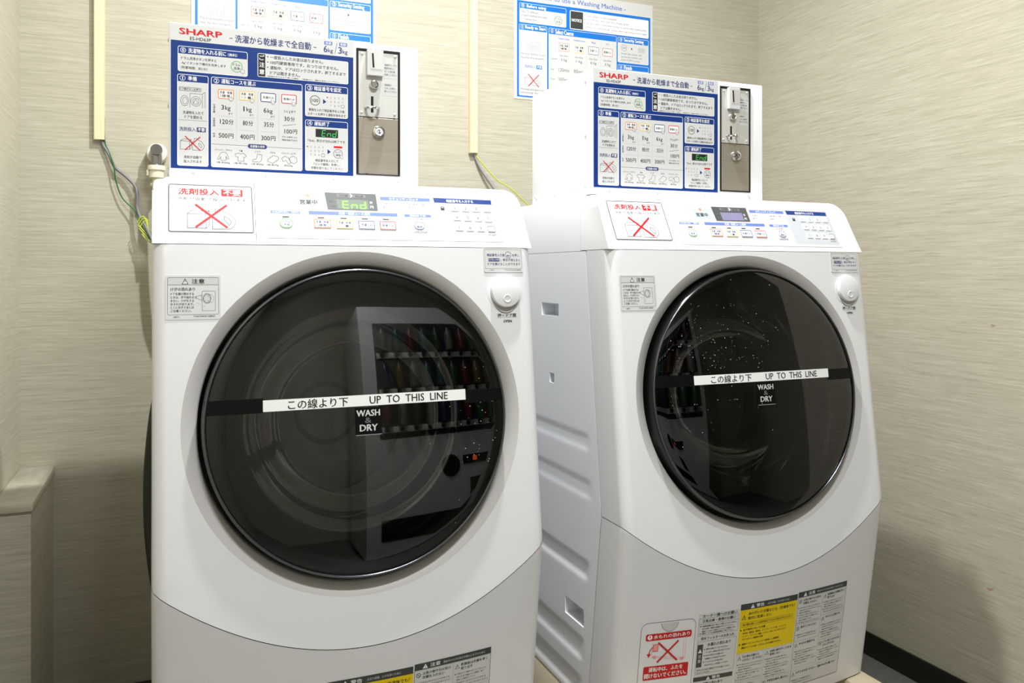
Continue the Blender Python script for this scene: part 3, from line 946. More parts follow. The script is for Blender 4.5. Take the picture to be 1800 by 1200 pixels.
def notice_sheet(p):
    # column 1: owner notes
    p.rect(-147.6, 208, -62.2, 4, 'P', 0)
    p.text('オーナー様へのお願い', -139.6, 206.8, -67.6, 200.4, 'K', 2, 0.004)
    p.rro(-145.4, 199.6, -63, 166.4, 1.5, 0.5, 'G', 1)
    p.text('日常点検・清掃のお願い', -138.4, 197, -70, 191, 'K', 2, 0.004)
    p.rect(-145, 188.9, -63.4, 188.3, 'G', 1)
    p.disc(-141.6, 184.6, 1.2, 'K', 2)
    p.lines(['洗濯乾燥機を長く安全にお使いいただくために、', '次の点検・清掃を定期的に行ってください。', '乾燥フィルターや排水フィルターの掃除をする'], -138.6, 186, -5, -3.2, 72, 'K', 2)
    p.disc(-141.6, 170.6, 1.2, 'K', 2)
    p.text('清掃については取扱説明書をご覧ください', -138.6, 171.8, -74, 168.6, 'K', 2, 0.0)
    p.text('排水フィルターのお手入れ', -139, 163.6, -69.6, 157.6, 'K', 2, 0.002)
    p.rro(-144.8, 155.4, -64.2, 92, 1.5, 0.5, 'G', 1)
    p.rect(-144.4, 149.4, -133.4, 105.4, 'D', 2)
    warn(p, -138.8, 137, 8, -7.6, 'W', 3)
    p.text('注', -142, 130, -135.8, 123.4, 'P', 4, 0.01)
    p.text('意', -142, 121, -135.8, 114.4, 'P', 4, 0.01)
    p.text('水漏れの恐れあり', -124.6, 150.6, -76, 144.4, 'K', 2, 0.004)
    for i, l in enumerate(['運転中は排水フィルターを外さない', 'フィルターは確実に取り付けてください', 'ゆるみがあると水が漏れます', '洗面器などで水を受けてから外す', 'フィルターのごみを取り除く', '水もれのないことを確認してください']):
        p.text(l, -127, 140.6 - i * 6.2, -127 + 2.9 * len(l), 137.4 - i * 6.2, 'K', 2, 0.0)
        if i % 2 == 0: p.disc(-129.8, 139 - i * 6.2, 1.1, 'K', 2)
    p.text('お手入れは必ず電源プラグを抜いてから', -142, 101.6, -74, 98.2, 'K', 2, 0.0)
    p.text('行ってください', -142, 96.6, -114, 93.4, 'K', 2, 0.0)
    p.rect(-147.4, 86.4, -65.6, 77.8, 'D', 1)
    warn(p, -117, 82, 8, -6.6, 'W', 2)
    p.text('警告', -109, 85, -92, 79.2, 'W', 2, 0.01)
    p.text('感電の恐れあり', -128, 74.6, -86, 69, 'K', 2, 0.004)
    for i in range(9): p.text('水をかけたりぬれた手でさわらない' if i % 2 else '電源プラグは根元まで確実に差し込む', -142, 64 - 6 * i, -78, 60.8 - 6 * i, 'K', 2, 0.0)
    # column 2: warning, yellow
    p.rect(-60.4, 215.4, 71.4, 4, 'P', 0)
    p.rect(-60.4, 215.4, 71.4, 203.6, 'D', 1)
    warn(p, -34, 209.2, 8.4, -7.8, 'W', 2)
    p.text('警告', -25.6, 212.6, -8.4, 206, 'W', 2, 0.01)
    p.text('火災や感電、けがを防ぐために', -1, 211.2, 52, 207, 'S', 2, 0.0)
    p.rect(-60.4, 203.6, 71.4, 118, 'y', 1)
    warn(p, -51.4, 189.4, 10, -9.4, 'K', 2, 'y')
    p.text('油の付いた衣類などは（洗濯後でも）', -42.4, 198.4, 66, 192, 'K', 2, 0.006)
    p.text('絶対に乾燥しない', -42, 189.6, 11, 183.4, 'K', 2, 0.006)
    p.rro(-57.4, 178.6, 63.4, 170, 1, 0.4, 'K', 2)
    p.text('油の酸化熱による自然発火や引火の恐れがあります。', -53.6, 176.6, 60, 172.2, 'K', 2, 0.002)
    p.disc(-55.8, 164.4, 1.6, 'K', 2)
    p.text('油や薬剤の付いた衣類', -51, 166.6, -1, 162.2, 'K', 2, 0.008)
    p.lines(['食用油、機械油、動物油、ドライクリーニング油、ベンジンや', 'シンナー、ガソリン、樹脂（セルロース系）などの付いたもの', 'ポリプロピレン繊維製の衣類'], -51, 159.6, -6, -3.8, 100, 'K', 2)
    p.disc(-55.8, 136, 1.6, 'K', 2)
    p.text('健康セラピストやエステで使用した業務用', -51, 138.2, 34, 134, 'K', 2, 0.006)
    p.text('繊維からオイルを落としきれないものは乾燥できません', -51, 131, 40, 127, 'K', 2, 0.002)
    def cell(u0, u1, v1, v0, icon, head, n, seed):
        p.rro(u0, v1, u1, v0, 1, 0.45, 'g', 1)
        if icon == 'w': warn(p, u0 + 6.6, v1 - 7.4, 8.6, -7.8, 'G', 2, 'P')
        else: noentry(p, u0 + 6.2, v1 - 7.4, 3.8, 'K', 2)
        ch = min(5.2, (u1 - u0 - 15) / max(len(h) for h in head))
        for i, h in enumerate(head): p.text(h, u0 + 13, v1 - 3 - 6.6 * i, u0 + 13 + ch * len(h), v1 - 8 - 6.6 * i, 'K', 2, 0.002)
        v = v1 - 19
        body = ['手や足などをはさんでけがをする', '恐れがありますのでおやめください', '運転中はドアを無理に開けない', '子供だけで使わせたりしないこと', 'ぬれた手で触れると感電します', '異常なときは電源を切ってください']
        k = 0
        while v > v0 + 4 and k < n:
            l = body[(k + seed) % 6]
            w = min(u1 - u0 - 9, 3.5 * len(l))
            p.text(l, u0 + 6, v, u0 + 6 + w * (1 if k % 3 < 2 else 0.6), v - 3, 'G', 2, 0.0)
            if k % 3 == 0: p.disc(u0 + 3.6, v - 1.4, 1.0, 'K', 2)
            v -= 5
            k += 1
    cell(-59.6, 2, 116.6, 62, 'w', ['引火物を衣類から', '入れない・近づけない'][:2], 8, 0)
    cell(3.4, 70, 116.6, 58, 'w', ['点検口部を外したまま', '使用しない'], 8, 2)
    cell(-59.6, 2, 60.6, 6, 'n', ['水をかけない'], 8, 1)
    cell(3.4, 70, 56.6, 6, 'n', ['不安定な場所に置かない'], 8, 4)
    # column 3: caution
    p.rect(73.4, 217.6, 205, 26, 'P', 0)
    p.rect(73.4, 217.6, 205, 206.4, 'D', 1)
    warn(p, 91, 211.8, 8.4, -7.6, 'W', 2)
    p.text('注意', 99.4, 215.2, 116, 208.6, 'W', 2, 0.01)
    p.text('運転中のけがを防ぎ衣類などを守るために', 121, 213.6, 194, 209.6, 'S', 2, 0.0)
    cell(74.2, 138, 205.4, 152, 'n', ['火気の物や引火性の', '衣類を入れない'], 8, 0)
    cell(139, 204.4, 205.4, 160, 'w', ['乾燥後は衣類を早く', '取り出す'], 6, 3)
    cell(74.2, 138, 151, 118, 'n', ['素手でさわらない'], 4, 2)
    cell(139, 204.4, 159, 108, 'w', ['やけどに注意する'], 7, 5)
    cell(74.2, 138, 117, 64, 'w', ['水もれを確認する'], 8, 1)
    cell(139, 204.4, 107, 60, 'n', ['ドアに寄りかからない', 'ぶらさがらない'], 6, 4)
    cell(74.2, 204.4, 58, 27, 'w', ['お子さまを近づけない・運転中は目を離さない'], 3, 2)
    p.rro(73.4, 217.6, 205, 26, 1, 0.6, 'G', 2)

# ------------------------------------------------------------------ the printed course guide (on the coin box in Japanese, on the wall in English)
def guide_card(p, u0, v0, u1, v1, vh, k):
    p.rro(u0, v0, u1, v1, 3, 0.8, 'W', 2.4)
    p.rr(u0 + 0.4, vh, u1 - 0.4, v1 - 0.2, 2.6, 'P', 2, (0, 0, 1, 1))
def num(p, u, v, r, t):
    p.ring(u, v, r, 0.6, 'W', 3)
    p.text(t, u - r * 0.42, v - r * 0.62, u + r * 0.42, v + r * 0.62, 'W', 3, 0.004)
def course_box(p, u0, v0, u1, v1, k, lines_):
    p.rr(u0, v0, u1, v1, 2, 'W', 3)
    p.rro(u0, v0, u1, v1, 2, 1.2, k, 4)
    n = len(lines_)
    for i, l in enumerate(lines_):
        h = (v1 - v0) / 3.4
        c = (v0 + v1) / 2 + (i - (n - 1) / 2) * h * 1.25
        w = (u1 - u0) * (0.78 if n > 1 else 0.72)
        p.text(l, (u0 + u1) / 2 - w / 2, c - h / 2, (u0 + u1) / 2 + w / 2, c + h / 2, 'K', 5, 0.004)
def arrow(p, u, v, w, h, k):
    p.face([(u - w / 2, v - h / 2), (u + w / 2, v), (u - w / 2, v + h / 2)], k, 3)

def guide_japanese(p):
    p.rect(1.5, 0.8, 291, 230, 'P', 0)
    p.rect(2.8, 27.6, 290.4, 229.4, 'B', 1)
    p.text('SHARP', 15.5, 7.6, 78.8, 17.2, 'R', 2, 0.035, 9)
    p.text('ES-HD63P', 31, 20.2, 62.4, 25.4, 'K', 2, 0.002)
    p.rect(90, 15.6, 95, 16.6, 'N', 2)
    p.text('洗濯から乾燥まで全自動', 99, 9.4, 219.4, 22, 'N', 2, 0.006)
    p.rect(223.6, 16.2, 228.4, 17.2, 'N', 2)
    p.rr(241.4, 4.4, 254.8, 10.2, 0.6, 'c', 2)
    p.text('洗濯', 243.4, 5.2, 252.8, 9.4, 'W', 3, 0.0)
    p.rr(266.6, 4.4, 280, 10.2, 0.6, 'c', 2)
    p.text('乾燥', 268.6, 5.2, 278, 9.4, 'W', 3, 0.0)
    p.text('6', 240.6, 12, 246.6, 23, 'N', 2, 0.0)
    p.text('kg', 247.6, 16, 256, 24.6, 'N', 2, 0.0)
    p.text('3', 265, 12, 271, 23, 'N', 2, 0.0)
    p.text('kg', 272.2, 16, 280.6, 24.6, 'N', 2, 0.0)
    p.line([(259.2, 24.2), (262.8, 5.4)], 0.7, 'N', 2)
    # 0
    guide_card(p, 13, 36, 118.2, 76, 48, 'B')
    num(p, 20.8, 42.4, 4.2, '0')
    p.text('洗濯物を入れる前に', 28.4, 38.4, 85, 46.2, 'W', 3, 0.004)
    p.text('（無料）', 88, 40.6, 102, 45.6, 'W', 3, 0.0)
    p.text('ドラム洗浄ボタンを押すと', 18, 52.4, 70.4, 57.2, 'K', 3, 0.0)
    p.text('Ag⁺イオン水で槽内を洗浄します', 18.6, 60, 85, 64.8, 'K', 3, 0.0)
    p.text('（所要時間：約1分）', 17.4, 67.4, 57, 72, 'K', 3, 0.0)
    p.ring(101.4, 61.2, 9.2, 1.1, 'E', 3)
    p.text('ドラム', 95.6, 56, 107, 60.2, 'K', 4, 0.0)
    p.text('洗浄', 96.6, 61.6, 106, 66.2, 'K', 4, 0.0)
    hand(p, 107, 64, 1.1)
    # notice
    p.rr(133.8, 35.6, 281.8, 74, 2.4, 'P', 2)
    p.rro(133.8, 35.6, 281.8, 74, 2.4, 0.8, 'W', 3)
    p.rect(134.8, 36.4, 146, 73.2, 'K', 3)
    for i, ch in enumerate('ご注意'): p.text(ch, 136.6, 38.4 + 11.6 * i, 144.6, 46.4 + 11.6 * i, 'W', 4, 0.008)
    for i, (l, e) in enumerate((('一度投入したお金は戻りません。', 240), ('100円硬貨専用です。おつりはでません。', 265.4), ('運転中、ドアはロックされます。終了するまで', 277.6), ('ドアは開きません。', 201.4))):
        v = 37.4 + 8.6 * i
        p.text(l, 153.6, v, e, v + 5.8, 'K', 3, 0.002)
        if i < 3: p.disc(149.8, v + 2.6, 1.0, 'K', 3)
    p.text('※乾燥が不十分だと感じた場合、「乾燥のみ」運転を追加してください。', 148.7, 70.8, 267.6, 73.2, 'K', 3, 0.0)
    # 1
    guide_card(p, 12.2, 80.4, 58.4, 225, 92, 'B')
    num(p, 20, 86.4, 4.2, '1')
    p.text('準備', 28, 82.8, 41, 90, 'W', 3, 0.004)
    p.rr(14.8, 100.6, 47.6, 106.4, 0.6, 'P', 3)
    p.rro(14.8, 100.6, 47.6, 106.4, 0.6, 0.5, 'N', 4)
    p.text('ドア開ボタンを押す', 16.2, 101.6, 46.4, 105.2, 'K', 5, 0.0)
    door_art(p, 18, 110, 37, 'K', 0.5)
    p.text('洗濯物を入れて', 20.4, 138, 51.2, 143, 'K', 3, 0.0)
    p.text('ドアを閉める', 23, 145, 49, 150, 'K', 3, 0.0)
    p.rect(13.6, 152.4, 56.6, 152.9, 'G', 3)
    p.text('洗剤投入', 15.4, 163.6, 39.6, 170.2, 'N', 3, 0.004)
    p.rr(41, 163, 54.4, 170.6, 1, 'N', 3)
    p.text('不要', 42.6, 164, 52.8, 169.6, 'W', 4, 0.008)
    detergent_art(p, 16.8, 183, 36, 'K', 0.5, 'P')
    cross(p, 23.6, 178, 46.4, 200, 1.5, 'R', 5)
    p.text('洗剤が自動で', 21.8, 208.6, 48.6, 213.4, 'K', 3, 0.0)
    p.text('投入されます', 21.8, 215.4, 48.6, 220.2, 'K', 3, 0.0)
    # 2
    guide_card(p, 62.4, 80.6, 205.4, 225, 92, 'B')
    num(p, 70.4, 86.6, 4.2, '2')
    p.text('運転コースを選ぶ', 78, 82.8, 131, 90.2, 'W', 3, 0.004)
    cx = (85, 117.6, 150.6, 183.8)
    for c, k, ls in zip(cx, 'OYBR', (['洗濯・乾燥', '（標準）'], ['洗濯・乾燥', '（少量）'], ['洗濯のみ'], ['乾燥のみ'])):
        course_box(p, c - 12.2, 99.4, c + 12.2, 114.6, k, ls)
        hand(p, c + 4, 110, 1.1)
    for c, a in zip(cx, ('3', '1', '6')):
        p.text(a, c - 7.2, 124.4, c - 3, 132.2, 'K', 3, 0.0)
        p.text('kg', c - 1.2, 125.4, c + 6.8, 134.2, 'K', 3, 0.0)
        p.text('まで', c + 4, 136.4, c + 10, 139.4, 'K', 3, 0.0)
        p.dots(c - 12, c + 11, 142.4, 'G', 3)
        p.dots(c - 12, c + 11, 163.4, 'G', 3)
    for c, a, b in zip(cx, ('120', '80', '35'), ('500', '400', '300')):
        w = 2.35 * len(a)
        p.text(a, c - 2 - w, 147.6, c - 2 + w - 2, 155, 'K', 3, 0.0)
        p.text('分', c + w - 3, 147.2, c + w + 4.4, 155.2, 'K', 3, 0.0)
        p.text(b, c - 11, 170, c + 2.4, 177.4, 'K', 3, 0.0)
        p.text('円', c + 4, 170, c + 11.4, 177.6, 'K', 3, 0.0)
    c = 184.4
    p.text('３ｋｇまで', c - 9, 125.4, c + 10, 130.4, 'K', 3, 0.0)
    p.text('30', c - 8.4, 136.2, c + 0.4, 143.4, 'K', 3, 0.0)
    p.text('分', c + 2, 136, c + 8.6, 143.4, 'K', 3, 0.0)
    p.line([(c - 11, 151.6), (c + 11, 147.8)], 0.5, 'K', 3)
    p.text('100', c - 8, 156.8, c + 4, 164, 'K', 3, 0.0)
    p.text('円', c + 5.4, 156.8, c + 12.4, 164, 'K', 3, 0.0)
    p.text('ボタンを押すごとに', c - 12, 168.4, c + 13, 171.4, 'K', 3, 0.0)
    p.text('時間を追加できます', c - 12, 173.4, c + 13, 176.4, 'K', 3, 0.0)
    for v, l in ((124, '洗濯容量'), (146, '所要時間'), (170, '料金')):
        for i, ch in enumerate(l): p.text(ch, 65.4, v + 3.6 * i, 68.6, v + 3.1 + 3.6 * i, 'N', 3, 0.0)
    for u in (101, 134, 167.4): p.rect(u - 0.2, 99, u + 0.2, 182, 'g', 3)
    p.rect(63.2, 187.8, 204.4, 188.4, 'G', 3)
    p.rr(118.6, 184.8, 148.4, 191.8, 3.2, 'N', 4)
    p.text('洗濯量の目安', 122, 186.2, 145, 190.4, 'W', 5, 0.0)
    for c, a, b in ((81, 'ワイシャツ・ブラウス', '1枚 約200g'), (107.6, '下着', '1枚 約130g'), (133.8, 'くつ下', '1足 約50g'), (157.8, 'タオル', '1枚 約70g'), (183, 'パジャマ（上下）', '約500g')):
        w = min(26, 2.9 * len(a))
        p.text(a, c - w / 2, 195.4, c + w / 2, 198.4, 'K', 3, 0.0)
        p.text(b, c - 10, 215.6, c + 10, 219, 'K', 3, 0.0)
    q = lambda c, pts: p.line([(c + a, 206.6 + b) for a, b in pts], 0.5, 'K', 3, True)
    q(81, [(-4, -5), (-1, -6), (3, -6), (6, -3), (8.5, 4), (6, 5), (4, 0), (4, 7), (-4, 7), (-4, 1), (-6.5, 6), (-9, 5)])
    q(107.6, [(-9, -4), (-3, -6), (0, -4.4), (4, -6), (9, -2), (6.4, 1), (4.6, 0), (5, 7), (-4.4, 7), (-4, 0), (-7, 0.6)])
    q(133.8, [(0, -6), (7, -5), (6, 4), (3, 7), (-7, 7), (-8, 4), (-2, 2)])
    q(157.8, [(-8, 2), (1, -5), (9, -3), (9, 1), (0, 8), (-8, 5)])
    q(180, [(-8, -1), (-3, -5), (3, -2), (7, 6), (3, 8), (-1, 2), (-6, 4)])
    q(190, [(-6, -2), (0, -6), (6, -3), (7, 3), (2, 7), (-4, 4)])
    # 3
    guide_card(p, 210, 79.4, 281.2, 132.8, 91, 'B')
    num(p, 217.6, 85.4, 4.2, '3')
    p.text('暗証番号を設定', 225, 81.6, 270, 89, 'W', 3, 0.004)
    p.ring(226.2, 105.6, 8.4, 0.9, 'K', 3)
    p.text('100', 220.8, 102.8, 231.6, 108.4, 'K', 3, 0.0)
    arrow(p, 242.2, 106.4, 5.6, 8.4, 'B')
    def pad(u, v):
        for i in range(3):
            for j in range(4):
                if not (i == 2 and j == 3): p.text('1234567890'[(i * 3 + j) % 10], u + j * 6.6, v + i * 6.6, u + j * 6.6 + 1.8, v + i * 6.6 + 3, 'w', 3, 0.0)
        p.rro(u + 18, v + 12.2, u + 23.6, v + 17.6, 1, 0.5, 'N', 3)
        p.disc(u - 5, v + 1.4, 1.1, 'R', 3)
    pad(251.6, 97.6)
    p.text('硬貨を入れて暗証番号を入力後', 216, 119, 275.6, 123.6, 'K', 3, 0.0)
    p.text('スタートを押すと運転を始めます', 214, 126, 277.4, 130.6, 'K', 3, 0.0)
    # 4
    guide_card(p, 210, 138.6, 281.2, 223.6, 149.6, 'B')
    num(p, 217.6, 144.2, 4.2, '4')
    p.text('運転終了', 225, 140.6, 250, 147.8, 'W', 3, 0.004)
    p.rect(227.2, 153, 264.6, 166.6, 'K', 3)
    def s7(u, v, W_, H_, on):
        sk = 1.2
        P_ = lambda a, b: (u + a + sk * (1 - b / H_), v + b)
        s = {'a': [P_(0, 0), P_(W_, 0)], 'g': [P_(0, H_ / 2), P_(W_, H_ / 2)], 'd': [P_(0, H_), P_(W_, H_)], 'f': [P_(0, 0), P_(0, H_ / 2)], 'e': [P_(0, H_ / 2), P_(0, H_)],
             'b': [P_(W_, 0), P_(W_, H_ / 2)], 'c': [P_(W_, H_ / 2), P_(W_, H_)]}
        for k in on: p.line(s[k], 1.1, 'e', 4)
    s7(237.4, 155, 5.4, 9.6, 'afged')
    s7(246.4, 155, 5.4, 9.6, 'gec')
    s7(255.2, 155, 5.4, 9.6, 'bcdeg')
    p.text('「End」表示が出れば終了です', 214.6, 170.6, 276.6, 175.2, 'K', 3, 0.0)
    pad(218.6, 182)
    arrow(p, 249.6, 190.4, 5.4, 8.4, 'B')
    p.ring(264.6, 193, 7.8, 0.9, 'G', 3)
    p.text('ロック', 260.4, 188.6, 268.8, 192, 'N', 3, 0.0)
    p.text('解除', 261, 193.4, 268.4, 197, 'N', 3, 0.0)
    p.rr(257.4, 180.2, 271.8, 183.4, 0.6, 'R', 3)
    hand(p, 268, 195, 0.9)
    p.text('暗証番号を入力して', 227, 203.4, 265, 208, 'K', 3, 0.0)
    p.text('「ロック解除」を押し、', 224, 209.8, 268, 214.4, 'K', 3, 0.0)
    p.text('衣類を取り出してください', 219.6, 216.2, 272.6, 220.8, 'K', 3, 0.0)

def guide_english(p, top):
    """wall poster, u in mm from the left edge, v down from the paper's top edge"""
    p.rect(0, 0, 424, 296, 'P', 0)
    p.rect(8, 36, 416, 290, 'b', 1)
    p.text('- How to use a Washing Machine -', 60, 14, 336, 31, 'c', 2, 0.004)
    guide_card(p, 15, 42, 152, 93, 56, 'b')
    num(p, 25, 49, 5.4, '0')
    p.text('Before using', 36, 44.4, 92, 55.4, 'W', 3, 0.012)
    p.lines(['Press ドラム洗浄 button,', 'it starts washing the inside', '( 1 minutes free )'], 22, 61, 10, 6.4, 72, 'G', 3)
    p.ring(128, 77, 12, 1.3, 'E', 3)
    p.text('ドラム', 120, 70, 136, 76, 'w', 4, 0.0)
    p.text('洗浄', 121, 78, 135, 84, 'w', 4, 0.0)
    p.rr(163, 44, 410, 95, 3, 'W', 2)
    p.rect(165, 46, 203, 93, 'D', 3)
    p.text('NOTICE', 169, 66, 199, 74, 'W', 4, 0.012)
    for i, l in enumerate(['Coin return is not available.', 'Use 100 yen coins only. No change given.', 'The door stays locked while running. It unlocks after washing ends.', 'When not dried enough, please select the drying course again']):
        p.text(l, 211, 50 + 10.5 * i, min(404, 211 + 3.4 * len(l)), 56.6 + 10.5 * i, 'w', 3, 0.0)
        if i < 3: p.disc(207, 53 + 10.5 * i, 1.3, 'G', 3)
    guide_card(p, 14, 98, 95, 286, 113, 'b')
    num(p, 23.4, 105.4, 5.2, '1')
    p.text('Ready to Start', 32, 100, 91, 111.6, 'W', 3, 0.012)
    p.rro(30, 124, 74, 132, 1, 0.4, 'c', 3)
    door_art(p, 32, 142, 46, 'w', 0.6)
    p.text('Put your laundry in and', 19, 172, 90, 179, 'w', 3, 0.0)
    p.text('shut the door properly', 19, 182, 86, 189, 'w', 3, 0.0)
    p.rect(17, 195, 92, 195.6, 'g', 3)
    p.text('洗剤投入', 30, 204, 62, 212, 'c', 3, 0.0)
    p.rr(64, 203, 80, 213, 1, 'b', 3)
    p.text('不要', 66, 204.6, 78, 211.6, 'W', 4, 0.004)
    detergent_art(p, 30, 236, 46, 'w', 0.7, 'P')
    cross(p, 40, 228, 71, 261, 2.0, 'R', 5)
    p.text('Washing detergent is put', 18, 266, 90, 272.4, 'G', 3, 0.0)
    p.text('automatically. No need to', 18, 275, 92, 281.4, 'G', 3, 0.0)
    guide_card(p, 100, 99, 307, 286, 115, 'b')
    num(p, 110, 106.6, 5.2, '2')
    p.text('Select Course', 120, 101.4, 174, 113, 'W', 3, 0.012)
    cx = (145, 191, 235, 279)
    for c, k, ls, a in zip(cx, 'OYBR', (['洗濯・乾燥', '（標準）'], ['洗濯・乾燥', '（少量）'], ['洗濯のみ'], ['乾燥のみ']), ('Wash&Dry Regular', 'Wash&Dry Small', 'Wash', 'Dry')):
        p.text(a, c - min(17, 1.6 * len(a)), 122, c + min(17, 1.6 * len(a)), 128, 'c', 3, 0.0)
        course_box(p, c - 16, 136, c + 16, 158, k, ls)
        p.text('less than', c - 12, 167, c + 12, 172, 'w', 3, 0.0)
    for c, a in zip(cx, ('3 kg', '1 kg', '6 kg')): p.text(a, c - 9, 177, c + 9, 186, 'G', 3, 0.0)
    p.text('3 kg', 270, 177, 288, 186, 'G', 3, 0.0)
    for c, a, b in zip(cx, ('120min', '80min', '35min', '30min'), ('500yen', '400yen', '300yen', '100yen')):
        p.text(a, c - 16, 203, c + 16, 213, 'w', 3, 0.0)
        p.text(b, c - 16, 229, c + 16, 240, 'w', 3, 0.0)
    for v, l in ((178, 'Capacity'), (206, 'Time'), (232, 'Price')): p.text(l, 105, v, 105 + 2.6 * len(l), v + 5, 'w', 3, 0.0)
    for u in (167, 213, 257): p.rect(u - 0.25, 122, u + 0.25, 250, 'g', 3)
    p.rect(103, 253, 304, 253.6, 'g', 3)
    guide_card(p, 311, 100, 410, 170, 115, 'b')
    num(p, 321, 107.4, 5.2, '3')
    p.text('Security Setting', 331, 102, 394, 114, 'W', 3, 0.012)
    p.ring(331, 129, 9, 0.9, 'w', 3)
    p.text('100', 325.6, 126.4, 336.4, 131.8, 'w', 3, 0.0)
    arrow(p, 356, 129.6, 4.6, 7, 'N')
    p.rr(376, 124, 398, 138, 1, 'H', 3)
    p.lines(['Insert the coins, set', 'up the key number and', 'press START to lock'], 322, 142, 9, 6, 66, 'w', 3)
    guide_card(p, 311, 176, 410, 286, 190, 'b')
    num(p, 321, 183.4, 5.2, '4')
    p.text('Finish', 331, 178, 356, 189, 'W', 3, 0.012)
    p.rect(340, 198, 384, 214, 'K', 3)
    p.text('End', 350, 200.6, 374, 211.6, 'e', 4, 0.0)
    p.lines(['Enter the key number', 'and press the unlock', 'button to open'], 322, 236, 9, 6, 70, 'w', 3)

# ------------------------------------------------------------------ coin box standing on the machine
def make_coin_box():
    t = thing('coin_box', 'white coin payment box with blue instruction panel on the left washing machine', 'coin box', (0.275, 1.24, MZ))
    bm = newbox(-0.2775, 0.163, 0.9745, 0.128, 0.448, 1.2175)
    es = [e for e in bm.edges if not all(v.co.z < 0.98 for v in e.verts)]
    bmesh.ops.bevel(bm, geom=es, offset=0.003, segments=3, profile=0.5, affect='EDGES')
    hd = obj('housing', bm, WHITE, t)
    p = Print(on_box)
    p.step = 0.00005
    guide_japanese(p)
    p.build('instruction_panel', t, 'blue printed instruction panel')
    # coin mechanism: black frame, upper plate, cash door
    Y0 = 0.163
    X = lambda u: -0.2775 + u / 1000
    Z = lambda v: 1.217 - v / 1000
    def slab(bm, u0, v0, u1, v1, y0, y1, bev=0.0004, mi=0): box(bm, X(u0), Y0 - y1, Z(v1), X(u1), Y0 - y0, Z(v0), bev, 1, mi)
    bm = bmesh.new()
    for a in ((295.6, 10, 372, 14.2), (295.6, 224.2, 372, 226.6), (295.6, 14.2, 298.4, 224.2), (368.6, 14.2, 372, 224.2)): slab(bm, *a, -0.001, 0.0024)
    slab(bm, 297, 11, 371, 226, -0.001, 0.0003)
    cf = obj('coin_unit_frame', bm, BLACK, t)
    bm = bmesh.new()
    slab(bm, 299, 14.8, 368.2, 126.4, 0.0003, 0.0014)
    for u, v in ((305.2, 19.5), (363, 19.2), (304.2, 119.6), (362.4, 119.8)):
        lathe(bm, [(0.0026, 0.0014), (0.0024, 0.0024), (0.0012, 0.0029), (0, 0.003)], (X(u), Y0, Z(v)), (0, -1, 0), n=12)
    slab(bm, 320.6, 91, 325, 119, 0.0010, 0.0016, 0, 1)
    slab(bm, 320.6, 91, 325, 119, 0.0014, 0.00145, 0, 1)
    pl = obj('coin_plate', bm, [PLATE, BLACK], t)
    bm = bmesh.new()
    slab(bm, 312.4, 12.6, 341, 57, 0.0014, 0.009, 0.001)
    slab(bm, 318, 17, 339, 46, 0.0088, 0.0094, 0.0002, 1)
    bm.faces.new([bm.verts.new((X(u), Y0 - 0.0097, Z(v))) for u, v in ((320.4, 18.6), (323.4, 19), (325, 43), (321.8, 43))]).material_index = 2
    obj('coin_slot', bm, [mat('light_grey_plastic', (206, 206, 204), 0.4), PLATE, BLACK], t)
    bm = bmesh.new()
    lathe(bm, [(0.0078, 0.0014), (0.0078, 0.006), (0.0066, 0.0086), (0.005, 0.009), (0.0042, 0.0078), (0, 0.0078)], (X(325.4), Y0, Z(71.4)), (0, -1, 0), n=24)
    obj('return_button', bm, CHROME, t)
    bm = bmesh.new()
    tube(bm, [(X(311), Y0 - 0.002, Z(111)), (X(314), Y0 - 0.012, Z(112.5)), (X(323), Y0 - 0.02, Z(113)), (X(332), Y0 - 0.012, Z(112.5)), (X(334), Y0 - 0.002, Z(111))], 0.0022, 8)
    obj('coin_cup', bm, CHROME, t)
    p = Print(on_box)
    p.base = 0.0015
    for v0, v1 in ((32, 58), (66, 88)):
        p.rect(342.6, v0, 367, v1, 'P', 0)
    p.lines(['◀返却コースに', '硬貨を投入し', 'ランプ点灯後', 'お使いください'], 344, 33, 5.6, 3.2, 22, 'G', 2)
    p.lines(['◀硬貨が', 'つまった時は', '押してください'], 344, 67.6, 5.6, 3.2, 22, 'G', 2)
    p.build('coin_notes', t)
    bm = bmesh.new()
    slab(bm, 299, 128, 368.2, 224, 0.0003, 0.002)
    cd = obj('cash_door', bm, STEEL, t)
    cd['label'] = 'brushed steel cash door'
    bm = bmesh.new()
    lathe(bm, [(0.0112, 0.0018), (0.0112, 0.004), (0.0098, 0.0075), (0.0072, 0.0086), (0.0064, 0.0066), (0.004, 0.0066), (0.0036, 0.0072), (0, 0.0074)], (X(333.6), Y0, Z(152)), (0, -1, 0), n=32)
    box(bm, X(333), Y0 - 0.0078, Z(155), X(334.2), Y0 - 0.007, Z(149.4), 0, 1, 1)
    obj('lock', bm, [CHROME, BLACK], cd)
    for u in (36, 146.3, 257, 368.2):
        bm = bmesh.new()
        lathe(bm, [(0.0042, 0), (0.0042, 0.0006), (0.0034, 0.002), (0.002, 0.0028), (0.0016, 0.002), (0, 0.002)], (X(u), Y0, Z(237.2)), (0, -1, 0), n=16)
        obj('screw', bm, mat('screw_white', (206, 206, 206), 0.35, 0.3), t)
    for y, z in ((0.19, 1.195), (0.19, 1.09), (0.19, 0.99), (0.43, 0.99), (0.42, 0.985), (0.33, 0.985), (0.235, 0.985)):
        bm = bmesh.new()
        lathe(bm, [(0.0035, 0), (0.003, 0.0014), (0.0012, 0.002), (0, 0.002)], (-0.2775, y, z), (-1, 0, 0), n=12)
        obj('rivet', bm, mat('screw_white', (206, 206, 206), 0.35, 0.3), t)
    return t

